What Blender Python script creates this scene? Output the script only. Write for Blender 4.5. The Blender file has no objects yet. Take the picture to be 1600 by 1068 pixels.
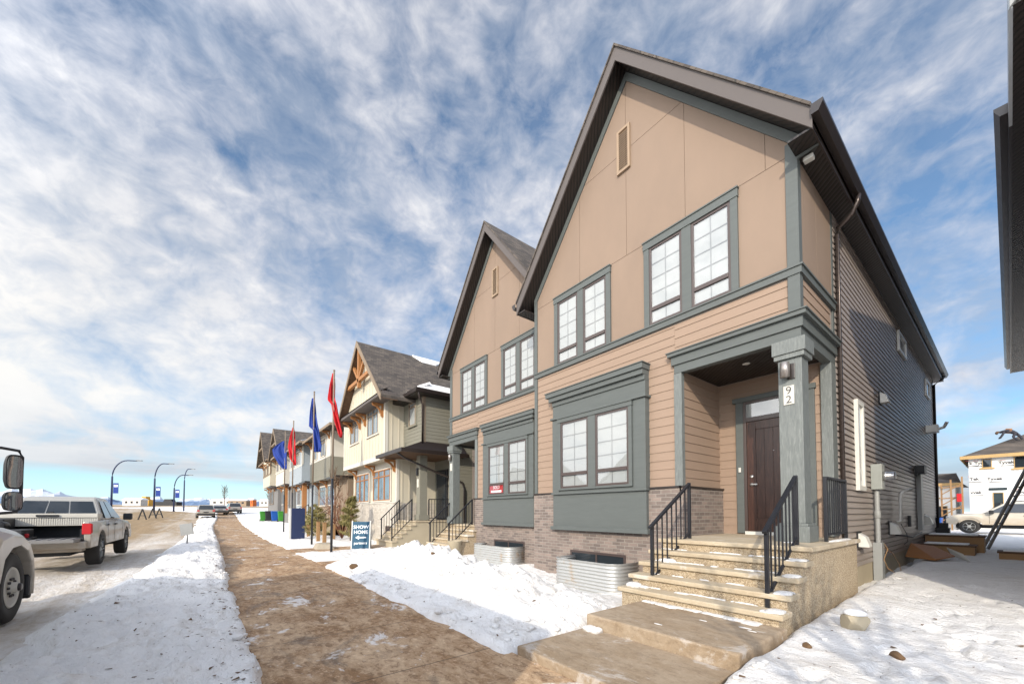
import bpy, bmesh, math, random
import numpy as np
from mathutils import Vector, Matrix
R = math.radians
random.seed(7)
SC = bpy.context.scene
COL = SC.collection

# ------------------------------------------------------------------ camera
cam = bpy.data.cameras.new("camera"); camo = bpy.data.objects.new("camera", cam); COL.objects.link(camo)
cam.sensor_width = 36.0; cam.lens = 36.0*608.78/1600.0
cam.shift_y = (780.0-534.0)/1600.0
cam.clip_start = 0.05; cam.clip_end = 30000
camo.location = (0, 0, 0)                      # heights below are measured from eye level
camo.rotation_euler = (R(90+1.83), 0, R(51.995))
SC.camera = camo

# ------------------------------------------------------------------ light, sky, exposure
SUN_EL = R(24.0); SUN_AZ = R(31.0)             # azimuth: to the right of the facade normal (-Y)
SD = Vector((math.sin(SUN_AZ)*math.cos(SUN_EL), -math.cos(SUN_AZ)*math.cos(SUN_EL), math.sin(SUN_EL)))
sun = bpy.data.lights.new("sun", 'SUN'); sun.energy = 2.75; sun.angle = R(0.5); sun.color = (1.0, .90, .74)
suno = bpy.data.objects.new("sun", sun); COL.objects.link(suno)
suno.rotation_euler = SD.to_track_quat('Z', 'Y').to_euler()
SC.view_settings.view_transform = 'Standard'; SC.view_settings.look = 'None'
SC.view_settings.exposure = 0.55; SC.view_settings.gamma = 1.0

class NT:
    """small node-tree writer"""
    def __init__(s, tree): s.t = tree; s.n = tree.nodes; s.l = tree.links
    def new(s, typ, **kw):
        nd = s.n.new(typ)
        for k, v in kw.items(): setattr(nd, k, v)
        return nd
    def put(s, sock, v):
        if hasattr(v, 'is_linked') or isinstance(v, bpy.types.NodeSocket): s.l.new(v, sock)
        else:
            if isinstance(v, (tuple, list)) and len(v) == 3 and sock.type == 'RGBA': v = tuple(v)+(1,)
            sock.default_value = v
    def math(s, op, a, b=0.0, c=None, clamp=False):
        nd = s.new('ShaderNodeMath', operation=op, use_clamp=clamp)
        s.put(nd.inputs[0], a); s.put(nd.inputs[1], b)
        if c is not None: s.put(nd.inputs[2], c)
        return nd.outputs[0]
    def mix(s, f, a, b, blend='MIX'):
        nd = s.new('ShaderNodeMix', data_type='RGBA', blend_type=blend)
        s.put(nd.inputs[0], f); s.put(nd.inputs[6], a); s.put(nd.inputs[7], b)
        return nd.outputs[2]
    def ramp(s, f, stops, interp='LINEAR'):
        nd = s.new('ShaderNodeValToRGB'); cr = nd.color_ramp; cr.interpolation = interp
        while len(cr.elements) < len(stops): cr.elements.new(0.5)
        for e, (p, c) in zip(cr.elements, stops):
            e.position = p; e.color = (c, c, c, 1) if isinstance(c, (int, float)) else tuple(c)+(1,)
        s.put(nd.inputs[0], f); return nd.outputs[0]
    def noise(s, vec, scale, detail=4, rough=.55, dist=0.0, lac=2.0):
        nd = s.new('ShaderNodeTexNoise'); s.put(nd.inputs['Vector'], vec)
        nd.inputs['Scale'].default_value = scale; nd.inputs['Detail'].default_value = detail
        nd.inputs['Roughness'].default_value = rough; nd.inputs['Distortion'].default_value = dist
        nd.inputs['Lacunarity'].default_value = lac
        return nd.outputs[0]
    def xyz(s, v):
        nd = s.new('ShaderNodeSeparateXYZ'); s.put(nd.inputs[0], v); return nd.outputs
    def comb(s, x, y, z):
        nd = s.new('ShaderNodeCombineXYZ'); s.put(nd.inputs[0], x); s.put(nd.inputs[1], y); s.put(nd.inputs[2], z); return nd.outputs[0]
    def vmul(s, v, k):
        nd = s.new('ShaderNodeVectorMath', operation='MULTIPLY'); s.put(nd.inputs[0], v); nd.inputs[1].default_value = k; return nd.outputs[0]
    def vadd(s, v, k):
        nd = s.new('ShaderNodeVectorMath', operation='ADD'); s.put(nd.inputs[0], v); s.put(nd.inputs[1], k); return nd.outputs[0]
    def bump(s, h, strength=.3, dist=.01):
        nd = s.new('ShaderNodeBump'); nd.inputs['Strength'].default_value = strength; nd.inputs['Distance'].default_value = dist
        s.put(nd.inputs['Height'], h); return nd.outputs[0]

def build_world():
    w = bpy.data.worlds.new("World"); SC.world = w; w.use_nodes = True
    t = NT(w.node_tree); t.n.clear()
    tc = t.new('ShaderNodeTexCoord').outputs['Generated']
    sky = t.new('ShaderNodeTexSky', sky_type='NISHITA'); sky.sun_disc = False
    sky.sun_elevation = SUN_EL; sky.sun_rotation = R(180)-SUN_AZ
    sky.altitude = 1100; sky.air_density = 1.0; sky.dust_density = 0.6; sky.ozone_density = 2.5
    skyc = t.mix(1.0, sky.outputs[0], (.80, 1.07, 1.13), 'MULTIPLY')
    X, Y, Z = t.xyz(tc)
    zc = t.math('MAXIMUM', Z, 0.0)
    den = t.math('ADD', zc, 0.30)
    u = t.math('DIVIDE', X, den); v = t.math('DIVIDE', Y, den)
    P = t.comb(u, v, 0.0)
    # wind-drawn axis: the bands run away from the camera, between the street and the houses
    rot = t.new('ShaderNodeVectorRotate', rotation_type='Z_AXIS'); t.put(rot.inputs['Vector'], P); rot.inputs['Angle'].default_value = R(24)
    Q = t.vmul(rot.outputs[0], (1.30, 1.40, 1.0))
    warp = t.new('ShaderNodeTexNoise'); t.put(warp.inputs['Vector'], Q); warp.inputs['Scale'].default_value = 1.6; warp.inputs['Detail'].default_value = 4
    Q2 = t.vadd(Q, t.vmul(t.vadd(warp.outputs[1], (-.5, -.5, -.5)), (.26, .26, 0)))
    big = t.noise(t.vadd(Q2, (3.1, 1.7, 0)), .75, 3, .5)
    dome = t.vadd(t.vmul(tc, (1.0, 1.0, 1.55)), t.vmul(t.vadd(warp.outputs[1], (-.5, -.5, -.5)), (.10, .10, .10)))
    med = t.noise(t.vadd(dome, (8.3, 4.4, 1.7)), 6.2, 4, .55, .2)
    med2 = t.noise(t.vadd(Q2, (8.3, 4.4, 0)), 2.6, 5, .55, .15)
    fin = t.noise(t.vadd(dome, (2.3, 7.4, 3.1)), 17.0, 5, .62, .35)
    # two fields: broad banks and small mottled puffs
    west = t.math('MULTIPLY', t.math('SUBTRACT', t.math('MULTIPLY', X, -.55), t.math('MULTIPLY', Y, .62)), .34)
    d = t.math('ADD', t.math('MULTIPLY', big, .62), t.math('ADD', t.math('ADD', t.math('MULTIPLY', med, .55), t.math('MULTIPLY', med2, .42)), t.math('MULTIPLY', fin, .44)))
    d = t.math('ADD', d, t.math('MULTIPLY', west, .42))
    d = t.math('SUBTRACT', d, t.math('MULTIPLY', t.math('POWER', zc, 1.5), .12))
    mask = t.math('MULTIPLY', t.math('SUBTRACT', d, .80), 2.9, clamp=True)
    mask = t.math('ADD', .16, t.math('MULTIPLY', t.math('POWER', mask, .8), .78))
    lowband = t.math('SUBTRACT', 1.0, t.math('MULTIPLY', t.math('SUBTRACT', Z, .05), 6.0, clamp=True), clamp=True)   # 1 near the horizon
    edge = t.math('ADD', Z, t.math('MULTIPLY', t.math('SUBTRACT', t.noise(t.vmul(tc, (3, 3, 18)), 2.0, 4, .5), .5), .035))
    tilt = t.math('MULTIPLY', t.math('ADD', t.math('MULTIPLY', X, .616), t.math('MULTIPLY', Y, .788)), .045)
    edge = t.math('ADD', edge, tilt)
    deck = t.math('MULTIPLY', t.math('SUBTRACT', edge, .030), 60.0, clamp=True)
    mask = t.math('MAXIMUM', mask, t.math('MULTIPLY', lowband, .92))
    mask = t.math('MULTIPLY', mask, deck)
    shade = t.noise(t.vadd(dome, (1.3, 9.4, 5.0)), 5.0, 6, .62, .25)
    thick = t.math('MULTIPLY', t.math('SUBTRACT', d, .84), 2.2, clamp=True)
    ccol = t.ramp(t.math('ADD', t.math('MULTIPLY', shade, .75), t.math('MULTIPLY', thick, .28)), [(.36, (.46, .52, .63)), (.50, (.68, .70, .77)), (.64, (.93, .92, .93))])
    strat = t.noise(t.vmul(tc, (1.2, 1.2, 16)), 2.2, 5, .55, .3)
    lowc = t.ramp(strat, [(.38, (.43, .48, .57)), (.56, (.66, .69, .74)), (.68, (.90, .89, .90))])
    ccol = t.mix(t.math('MULTIPLY', lowband, .9), ccol, lowc)
    bank = t.math('MULTIPLY', t.math('SUBTRACT', t.math('MULTIPLY', west, 3.5), t.math('MULTIPLY', zc, .85)), 1.7, clamp=True)
    ccol = t.mix(t.math('MULTIPLY', t.math('MULTIPLY', bank, .95), t.math('SUBTRACT', 1.0, lowband)), ccol, (1.0, .975, .93))
    # extra brightness added to unseen cloud round the sun behind the camera, lifting the shade
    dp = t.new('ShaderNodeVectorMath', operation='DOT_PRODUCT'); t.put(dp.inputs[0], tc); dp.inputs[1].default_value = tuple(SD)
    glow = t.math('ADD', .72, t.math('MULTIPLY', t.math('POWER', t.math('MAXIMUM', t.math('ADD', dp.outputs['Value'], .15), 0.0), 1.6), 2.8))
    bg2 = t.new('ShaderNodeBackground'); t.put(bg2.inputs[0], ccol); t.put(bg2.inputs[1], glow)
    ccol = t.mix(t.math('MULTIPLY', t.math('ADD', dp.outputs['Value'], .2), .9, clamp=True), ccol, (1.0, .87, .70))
    # pale turquoise clear strip along the horizon
    strip = t.math('SUBTRACT', 1.0, t.math('MULTIPLY', Z, 9.0, clamp=True), clamp=True)
    strip = t.math('MULTIPLY', strip, 9.0)
    skyc = t.mix(t.math('MULTIPLY', strip, .095), skyc, (4.9, 6.3, 6.8))
    bg1 = t.new('ShaderNodeBackground'); t.put(bg1.inputs[0], skyc); bg1.inputs[1].default_value = 0.112
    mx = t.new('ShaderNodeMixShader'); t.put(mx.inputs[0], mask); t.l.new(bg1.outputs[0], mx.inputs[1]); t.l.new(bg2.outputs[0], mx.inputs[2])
    out = t.new('ShaderNodeOutputWorld'); t.l.new(mx.outputs[0], out.inputs[0])
build_world()

# ------------------------------------------------------------------ materials
M = {}
def newmat(name):
    m = bpy.data.materials.new(name); m.use_nodes = True
    t = NT(m.node_tree); t.n.clear()
    out = t.new('ShaderNodeOutputMaterial'); b = t.new('ShaderNodeBsdfPrincipled')
    t.l.new(b.outputs[0], out.inputs[0])
    t.pos = t.new('ShaderNodeNewGeometry').outputs['Position']
    M[name] = m
    return m, t, b
def plain(name, col, rough=.6, metal=0.0, var=.12, scale=6.0, bump=.08, bscale=60.0, stretch=(1, 1, 1), spec=.4, bdist=.004):
    m, t, b = newmat(name)
    p = t.vmul(t.pos, stretch)
    n = t.noise(p, scale, 5, .6)
    f = t.math('ADD', t.math('MULTIPLY', n, 2*var), 1-var)
    c = t.new('ShaderNodeMix', data_type='RGBA', blend_type='MULTIPLY'); c.inputs[0].default_value = 1
    t.put(c.inputs[6], col); t.put(c.inputs[7], t.comb(f, f, f))
    t.put(b.inputs['Base Color'], c.outputs[2])
    b.inputs['Metallic'].default_value = metal
    t.put(b.inputs['Roughness'], t.math('ADD', rough-.08, t.math('MULTIPLY', n, .16)))
    b.inputs['Specular IOR Level'].default_value = spec
    if bump: t.put(b.inputs['Normal'], t.bump(t.noise(p, bscale, 3, .6), bump, bdist))
    return m
# wood-grained fibre-cement colours
plain('panel', (.232, .167, .123), .75, var=.13, scale=1.6, bump=.25, bscale=9, stretch=(1, 1, .45), bdist=.006)
plain('lap', (.272, .192, .140), .7, var=.10, scale=2.5, bump=.35, bscale=22, stretch=(1, 1, 9))
plain('slate', (.093, .103, .099), .6, var=.16, scale=3, bump=.4, bscale=16, stretch=(1, 1, 7))
def wood_post():
    m, t, b = newmat('slate_post')
    p = t.vmul(t.pos, (9, 9, 1)); n = t.noise(p, 7, 6, .65, .6); s = t.noise(t.pos, 3, 4, .6)
    c = t.ramp(n, [(.3, (.085, .096, .092)), (.55, (.135, .147, .14)), (.75, (.23, .24, .228))])
    t.put(b.inputs['Base Color'], t.mix(t.math('MULTIPLY', s, .5), c, (.165, .173, .165)))
    b.inputs['Roughness'].default_value = .55
    t.put(b.inputs['Normal'], t.bump(n, .5, .004))
wood_post()
plain('vinyl', (.31, .262, .232), .42, var=.06, scale=1.5, bump=.05, bscale=30, stretch=(1, 1, 6))
plain('fascia', (.098, .083, .077), .6, var=.06, bump=.05)
plain('fascia_pale', (.42, .46, .50), .35, bump=.02)
plain('dark_metal', (.020, .014, .012), .35, var=.1, bump=.02, spec=.6)
plain('black_iron', (.012, .013, .017), .4, var=.1, bump=.05, spec=.5)
plain('downspout_metal', (.075, .06, .055), .28, metal=.55, var=.1, bump=.02)
plain('sash', (.06, .042, .038), .35, var=.1, bump=.02, spec=.6)
plain('vent_tan', (.30, .215, .145), .6, bump=.03)
plain('white_vinyl', (.62, .60, .55), .4, var=.05, bump=.02)
plain('grey_pvc', (.27, .275, .27), .45, var=.08, bump=.04)
plain('meter_box', (.32, .335, .31), .4, metal=.2, var=.08, bump=.04)
plain('ladder_metal', (.20, .165, .135), .5, metal=.3, bump=.03)
plain('brushed', (.30, .27, .25), .32, metal=.7, var=.1, bump=.02)
plain('steel', (.55, .55, .55), .3, metal=.9, var=.1, bump=.05)
plain('blind', (.36, .36, .355), .7, var=.04, bump=0)
plain('grille', (.20, .20, .20), .5, var=.02, bump=0)
plain('white_paint', (.58, .57, .53), .45, var=.04, bump=.02)
plain('black_plastic', (.018, .018, .02), .5, var=.15, bump=.05)
plain('rubber', (.026, .024, .022), .8, var=.3, scale=10, bump=.3, bscale=50)
plain('tan_lumber', (.27, .155, .068), .7, var=.25, scale=3, bump=.2, bscale=12, stretch=(1, 1, 1))
plain('dark_lumber', (.10, .055, .03), .75, var=.3, scale=4, bump=.2, bscale=12)
plain('cedar', (.31, .135, .045), .6, var=.2, scale=5, bump=.2, bscale=20)
plain('cream', (.50, .452, .355), .7, var=.05, scale=2, bump=.08)
plain('cream_white', (.53, .50, .44), .7, var=.05, scale=2, bump=.08)
plain('sage', (.185, .175, .138), .7, var=.09, scale=3, bump=.2, bscale=16, stretch=(1, 1, 7))
plain('pale_blue', (.30, .335, .36), .7, var=.06, bump=.08)
plain('mid_grey', (.18, .172, .165), .7, var=.08, bump=.08)
plain('taupe', (.215, .16, .11), .7, var=.08, bump=.08)
plain('flag_red', (.44, .010, .015), .75, var=.12, scale=8, bump=.1)
plain('flag_blue', (.010, .034, .21), .75, var=.12, scale=8, bump=.1)
plain('navy', (.015, .025, .075), .5, var=.1, bump=.03)
plain('pole_wood', (.20, .155, .115), .7, var=.2, scale=8, bump=.15, stretch=(3, 3, 1))
plain('asphalt_edge', (.06, .055, .05), .8)
plain('bin_blue', (.008, .075, .33), .5, bump=.03)
plain('bin_green', (.04, .21, .022), .5, bump=.03)
plain('bark', (.12, .075, .045), .85, var=.25, bump=.3)
plain('bark_red', (.20, .085, .045), .8, var=.25, bump=.2)
plain('teal_sign', (.006, .062, .115), .5, var=.05, bump=.02)
plain('sign_red', (.40, .022, .026), .5, bump=.02)
plain('house_wrap', (.70, .69, .66), .55, var=.07, scale=1.2, bump=.5, bscale=3.5, stretch=(1, 1, .35), bdist=.03)
plain('osb', (.40, .26, .11), .75, var=.2, scale=6, bump=.1)
plain('ink', (.05, .05, .055), .6, var=0, bump=0)
plain('ink_red', (.6, .12, .1), .6, var=0, bump=0)
plain('ink_white', (.8, .82, .82), .6, var=0, bump=0)
plain('rock', (.34, .29, .22), .85, var=.25, scale=9, bump=.5, bscale=18, bdist=.02)
plain('dirt', (.12, .07, .035), .9, var=.3, scale=9, bump=.5, bscale=25, bdist=.02)
plain('foundation', (.37, .315, .225), .85, var=.14, scale=2.5, bump=.3, bscale=30)
plain('far_pale', (.55, .52, .48), .7, bump=0)
plain('far_brown', (.28, .20, .13), .7, bump=0)
plain('machine_yellow', (.62, .33, .04), .5, bump=0)
plain('orange_mesh', (.75, .17, .03), .6, bump=0)
plain('skin', (.45, .26, .19), .6, bump=0)
plain('dark_cloth', (.03, .03, .04), .8, bump=.05)

def car_paint(name, col, dirt, dcol=(.30, .24, .16)):
    m, t, b = newmat(name)
    x, y, z = t.xyz(t.new('ShaderNodeTexCoord').outputs['Object'])
    n = t.noise(t.vmul(t.pos, (1.2, 1.2, 3)), 2.6, 7, .65)
    low = t.math('MULTIPLY', t.math('SUBTRACT', 1.15, z), .9, clamp=True)
    k = t.math('MULTIPLY', t.math('MULTIPLY', low, n), dirt*2.0, clamp=True)
    t.put(b.inputs['Base Color'], t.mix(k, col, dcol))
    t.put(b.inputs['Roughness'], t.math('ADD', .28, t.math('MULTIPLY', k, .6)))
    b.inputs['Metallic'].default_value = .15
    b.inputs['Coat Weight'].default_value = .25
car_paint('paint_white', (.36, .345, .315), 1.0, (.24, .18, .115))
car_paint('paint_tan', (.50, .46, .39), 1.0, (.36, .27, .17))
car_paint('paint_silver', (.28, .285, .29), .6)
car_paint('paint_truck', (.46, .41, .345), .9, (.28, .23, .17))

def glass_mat(name, tint=(1, 1, 1), f0=.10, trans=True):
    m = bpy.data.materials.new(name); m.use_nodes = True; t = NT(m.node_tree); t.n.clear(); M[name] = m
    out = t.new('ShaderNodeOutputMaterial')
    lw = t.new('ShaderNodeLayerWeight'); lw.inputs[0].default_value = .5
    f = t.math('ADD', t.math('MULTIPLY', t.math('POWER', lw.outputs[1], 5.0), 1-f0), f0, clamp=True)
    g = t.new('ShaderNodeBsdfGlossy'); g.inputs['Roughness'].default_value = .02; g.inputs['Color'].default_value = (.95, .97, 1, 1)
    pos = t.new('ShaderNodeNewGeometry').outputs['Position']
    t.put(g.inputs['Normal'], t.bump(t.noise(pos, 1.6, 2, .5), .06, .02))
    if trans:
        d = t.new('ShaderNodeBsdfTransparent'); d.inputs[0].default_value = tuple(tint)+(1,)
    else:
        d = t.new('ShaderNodeBsdfDiffuse'); d.inputs[0].default_value = tuple(tint)+(1,)
    mx = t.new('ShaderNodeMixShader'); t.put(mx.inputs[0], f); t.l.new(d.outputs[0], mx.inputs[1]); t.l.new(g.outputs[0], mx.inputs[2])
    t.l.new(mx.outputs[0], out.inputs[0])
glass_mat('glass', (.93, .95, .95), .13)
glass_mat('dark_glass', (.02, .025, .03), .05, False)
glass_mat('mirror_glass', (.12, .13, .14), .45, False)

def brick_mat(name, c1, c2, mortar, bw=.20, bh=.067, ms=.008):
    m, t, b = newmat(name)
    x, y, z = t.xyz(t.pos)
    v = t.comb(t.math('ADD', x, y), z, 0.0)
    br = t.new('ShaderNodeTexBrick'); t.put(br.inputs['Vector'], v)
    br.inputs['Color1'].default_value = tuple(c1)+(1,); br.inputs['Color2'].default_value = tuple(c2)+(1,); br.inputs['Mortar'].default_value = tuple(mortar)+(1,)
    br.inputs['Scale'].default_value = 1.0; br.inputs['Brick Width'].default_value = bw; br.inputs['Row Height'].default_value = bh
    br.inputs['Mortar Size'].default_value = ms; br.inputs['Mortar Smooth'].default_value = .25; br.inputs['Bias'].default_value = -.1
    n = t.noise(t.pos, 5, 6, .65); n2 = t.noise(t.pos, 60, 3, .6)
    f = t.math('ADD', .70, t.math('MULTIPLY', n, .6))
    t.put(b.inputs['Base Color'], t.mix(1.0, br.outputs[0], t.comb(f, f, f), 'MULTIPLY'))
    b.inputs['Roughness'].default_value = .85
    h = t.math('ADD', t.math('MULTIPLY', br.outputs[1], -1.0), t.math('MULTIPLY', n2, .4))
    t.put(b.inputs['Normal'], t.bump(h, .8, .008))
brick_mat('brick', (.235, .182, .155), (.115, .092, .082), (.26, .225, .195))
brick_mat('pale_brick', (.50, .455, .39), (.40, .355, .30), (.45, .41, .36))

def shingle_mat(name, snow=False):
    m, t, b = newmat(name)
    x, y, z = t.xyz(t.pos)
    v = t.comb(t.math('ADD', y, t.math('MULTIPLY', x, .37)), t.math('MULTIPLY', z, 1.28), 0.0)
    br = t.new('ShaderNodeTexBrick'); t.put(br.inputs['Vector'], v)
    br.inputs['Color1'].default_value = (.12, .097, .078, 1); br.inputs['Color2'].default_value = (.058, .048, .042, 1); br.inputs['Mortar'].default_value = (.04, .035, .03, 1)
    br.inputs['Scale'].default_value = 1; br.inputs['Brick Width'].default_value = .24; br.inputs['Row Height'].default_value = .15
    br.inputs['Mortar Size'].default_value = .008; br.inputs['Mortar Smooth'].default_value = .6
    n = t.noise(t.pos, 1.3, 5, .6); f = t.math('ADD', .65, t.math('MULTIPLY', n, .75))
    t.put(b.inputs['Base Color'], t.mix(1.0, br.outputs[0], t.comb(f, f, f), 'MULTIPLY'))
    b.inputs['Roughness'].default_value = .9
    t.put(b.inputs['Normal'], t.bump(t.math('SUBTRACT', t.noise(t.pos, 90, 2), br.outputs[1]), .6, .01))
shingle_mat('shingle')

def soffit_mat():
    m, t, b = newmat('soffit')
    x, y, z = t.xyz(t.pos)
    w = t.math('PINGPONG', t.math('ADD', y, t.math('MULTIPLY', x, 1.0)), .05)
    e = t.math('MULTIPLY', t.math('SUBTRACT', w, .012), 60, clamp=True)
    t.put(b.inputs['Base Color'], t.mix(e, (.006, .005, .004), (.020, .014, .012)))
    b.inputs['Roughness'].default_value = .45
    t.put(b.inputs['Normal'], t.bump(e, .6, .006))
soffit_mat()

def door_mat():
    m, t, b = newmat('door_wood')
    n = t.noise(t.vmul(t.pos, (14, 14, 1.1)), 3.0, 7, .65, 1.2)
    t.put(b.inputs['Base Color'], t.ramp(n, [(.3, (.018, .007, .005)), (.55, (.05, .02, .013)), (.75, (.10, .045, .03))]))
    b.inputs['Roughness'].default_value = .35
    t.put(b.inputs['Normal'], t.bump(n, .25, .003))
door_mat()

def aggregate_mat():
    m, t, b = newmat('aggregate')
    vo = t.new('ShaderNodeTexVoronoi'); t.put(vo.inputs['Vector'], t.pos); vo.inputs['Scale'].default_value = 100
    n = t.noise(t.pos, 2.0, 4, .6)
    c = t.ramp(t.xyz(vo.outputs['Color'])[0], [(.0, (.13, .09, .055)), (.35, (.32, .24, .15)), (.7, (.42, .335, .225)), (1.0, (.54, .46, .34))])
    t.put(b.inputs['Base Color'], t.mix(t.math('MULTIPLY', n, .35), c, (.37, .29, .195)))
    b.inputs['Roughness'].default_value = .85
    t.put(b.inputs['Normal'], t.bump(t.math('SUBTRACT', 1.0, vo.outputs['Distance']), .5, .006))
aggregate_mat()

def concrete_mat(name, base, stain, amt, snowy=0.0, k=1.0, wet=1.0, joint=0.0):
    m, t, b = newmat(name)
    n1 = t.noise(t.vmul(t.pos, (1, 1, 1)), .55*k, 8, .66, .8); n2 = t.noise(t.vmul(t.pos, (.5, 1.2, 1)), 2.6*k, 7, .68, .6); n3 = t.noise(t.pos, 90, 3, .6)
    f = t.ramp(t.math('ADD', t.math('MULTIPLY', n1, .55), t.math('MULTIPLY', n2, .5)), [(.44, 0.0), (.60, amt)])
    c = t.mix(f, base, stain)
    dk = t.ramp(t.noise(t.vmul(t.pos, (.6, 1, 1)), 1.1*k, 9, .7, 1.0), [(.54, 0.0), (.66, .75*wet)])
    c = t.mix(dk, c, (.105, .075, .05))
    sp = t.ramp(t.noise(t.pos, 24, 4, .7), [(.66, 0.0), (.74, .6)])
    c = t.mix(sp, c, (.07, .045, .03))
    n4 = t.noise(t.vmul(t.pos, (.7, 1.2, 1)), 7.5*k, 6, .72, .5); n5 = t.noise(t.pos, 22, 4, .7)
    c = t.mix(t.ramp(n4, [(.50, 0.0), (.62, .65*wet)]), c, (stain[0]*.55, stain[1]*.5, stain[2]*.5))
    c = t.mix(t.ramp(n4, [(.34, .5*wet), (.44, 0.0)]), c, (base[0]*1.35, base[1]*1.38, base[2]*1.45))
    c = t.mix(t.ramp(n5, [(.56, 0.0), (.68, .55*wet)]), c, (base[0]*1.4, base[1]*1.45, base[2]*1.6))
    g = t.math('ADD', .82, t.math('MULTIPLY', n3, .36))
    c = t.mix(1.0, c, t.comb(g, g, g), 'MULTIPLY')
    if snowy:
        s = t.ramp(t.math('ADD', t.math('MULTIPLY', t.noise(t.vmul(t.pos, (.8, 1.3, 1)), 1.3, 9, .72, .7), .8), t.math('MULTIPLY', t.noise(t.pos, 9, 4, .7), .2)), [(.565, 0.0), (.61, snowy)])
        c = t.mix(s, c, (.70, .68, .66))
    if joint:
        jx = t.math('PINGPONG', t.math('ADD', t.xyz(t.pos)[0], .4), joint/2)
        jm = t.math('SUBTRACT', 1.0, t.math('MULTIPLY', t.math('SUBTRACT', jx, .004), 160.0, clamp=True), clamp=True)
        c = t.mix(t.math('MULTIPLY', jm, .75), c, (.05, .035, .025))
    t.put(b.inputs['Base Color'], c)
    t.put(b.inputs['Roughness'], t.math('SUBTRACT', .88, t.math('MULTIPLY', dk, .35)))
    t.put(b.inputs['Normal'], t.bump(t.math('ADD', n3, t.math('MULTIPLY', n2, 2.0)), .35, .008))
concrete_mat('sidewalk_concrete', (.46, .32, .195), (.235, .128, .055), .95, .75, 1.5, 1.0, 1.52)
concrete_mat('pad_concrete', (.345, .27, .19), (.255, .18, .108), .8, .30, 1.6, .5)
concrete_mat('tread_concrete', (.46, .385, .275), (.38, .30, .20), .7, .35, 2.0, .25)

def snow_mat(name, road=False):
    m, t, b = newmat(name)
    x, y, z = t.xyz(t.pos)
    n1 = t.noise(t.pos, .9, 7, .6, .4); n2 = t.noise(t.vmul(t.pos, (1, 1.8, 1)), 4.0, 8, .7, .5); n3 = t.noise(t.pos, 28, 5, .7)
    c = t.ramp(n1, [(.3, (.80, .775, .75)), (.7, (.86, .84, .81))])
    d = t.ramp(t.math('ADD', t.math('MULTIPLY', n1, .45), t.math('MULTIPLY', n2, .55)), [(.50, 0.0), (.66, .55)])
    c = t.mix(d, c, (.50, .43, .355))
    sp = t.ramp(t.math('ADD', t.math('MULTIPLY', n3, .8), t.math('MULTIPLY', n2, .25)), [(.63, 0.0), (.70, .8)])
    c = t.mix(sp, c, (.18, .12, .075))
    if road:
        # wheel-tracked band: sanded brown lanes, more of it farther along the street
        far = t.math('MULTIPLY', t.math('SUBTRACT', -13.0, x), .05, clamp=True)
        lane = t.math('SUBTRACT', 1.0, t.math('MULTIPLY', t.math('ABSOLUTE', t.math('ADD', y, 6.0)), .26), clamp=True)
        q = t.math('ADD', t.math('MULTIPLY', t.noise(t.vmul(t.pos, (.10, .55, 1)), 1.4, 8, .66, .5), 1.1), t.math('ADD', t.math('MULTIPLY', far, .34), t.math('MULTIPLY', lane, .36)))
        r = t.ramp(q, [(.62, .10), (.95, .95)]) if False else t.math('MULTIPLY', t.math('SUBTRACT', q, .44), 1.7, clamp=True)
        c = t.mix(t.math('MULTIPLY', t.ramp(n2, [(.40, 0.0), (.62, 1.0)]), .45), c, (.56, .46, .33))
        c = t.mix(r, c, t.mix(n2, (.38, .27, .155), (.27, .185, .10)))
    else:
        # stubble of dry grass showing on the open field far off
        far = t.math('MULTIPLY', t.math('SUBTRACT', -150.0, x), .02, clamp=True)
        q = t.ramp(t.noise(t.vmul(t.pos, (.004, .012, 0)), 2.2, 7, .6), [(.40, 0.0), (.48, .9)])
        c = t.mix(t.math('MULTIPLY', far, q), c, (.33, .22, .10))
    t.put(b.inputs['Base Color'], c)
    b.inputs['Roughness'].default_value = .75; b.inputs['Specular IOR Level'].default_value = .25
    h = t.math('ADD', t.math('MULTIPLY', n2, 1.0), t.math('MULTIPLY', n3, .45))
    t.put(b.inputs['Normal'], t.bump(h, .85, .07))
snow_mat('snow'); snow_mat('road_snow', True)
plain('clean_snow', (.84, .83, .82), .7, var=.06, scale=5, bump=.4, bscale=20, bdist=.02)

def corrugated_mat():
    m, t, b = newmat('galvanised')
    x, y, z = t.xyz(t.pos)
    n = t.noise(t.vmul(t.pos, (1, 1, .6)), 3.5, 6, .65); n2 = t.noise(t.pos, 16, 5, .7)
    r = t.ramp(n, [(.55, 0.0), (.68, .75)])
    c = t.mix(r, t.mix(n2, (.40, .405, .405), (.54, .54, .52)), (.44, .28, .13))
    t.put(b.inputs['Base Color'], c); b.inputs['Metallic'].default_value = .55
    t.put(b.inputs['Roughness'], t.math('ADD', .32, t.math('MULTIPLY', n2, .3)))
corrugated_mat()

def mountain_mat():
    m, t, b = newmat('hazed_rock')
    x, y, z = t.xyz(t.pos)
    n = t.noise(t.vmul(t.pos, (.007, .007, .014)), 1.0, 8, .72)
    hh = t.math('ADD', t.math('MULTIPLY', t.math('SUBTRACT', z, 150), .004), n)
    t.put(b.inputs['Base Color'], t.mix(t.ramp(hh, [(.50, 0.0), (.62, 1.0)]), (.13, .20, .32), (.62, .65, .70)))  # distance haze put into the rock colour as blue, snow higher up
    b.inputs['Roughness'].default_value = .9
mountain_mat()

def leaf_mat(name, c1, c2):
    m, t, b = newmat(name)
    oi = t.new('ShaderNodeNewGeometry').outputs['Random Per Island']
    t.put(b.inputs['Base Color'], t.mix(oi, c1, c2)); b.inputs['Roughness'].default_value = .7
leaf_mat('needles', (.05, .055, .02), (.19, .16, .055))
leaf_mat('needles_yellow', (.10, .095, .03), (.30, .25, .08))

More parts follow.
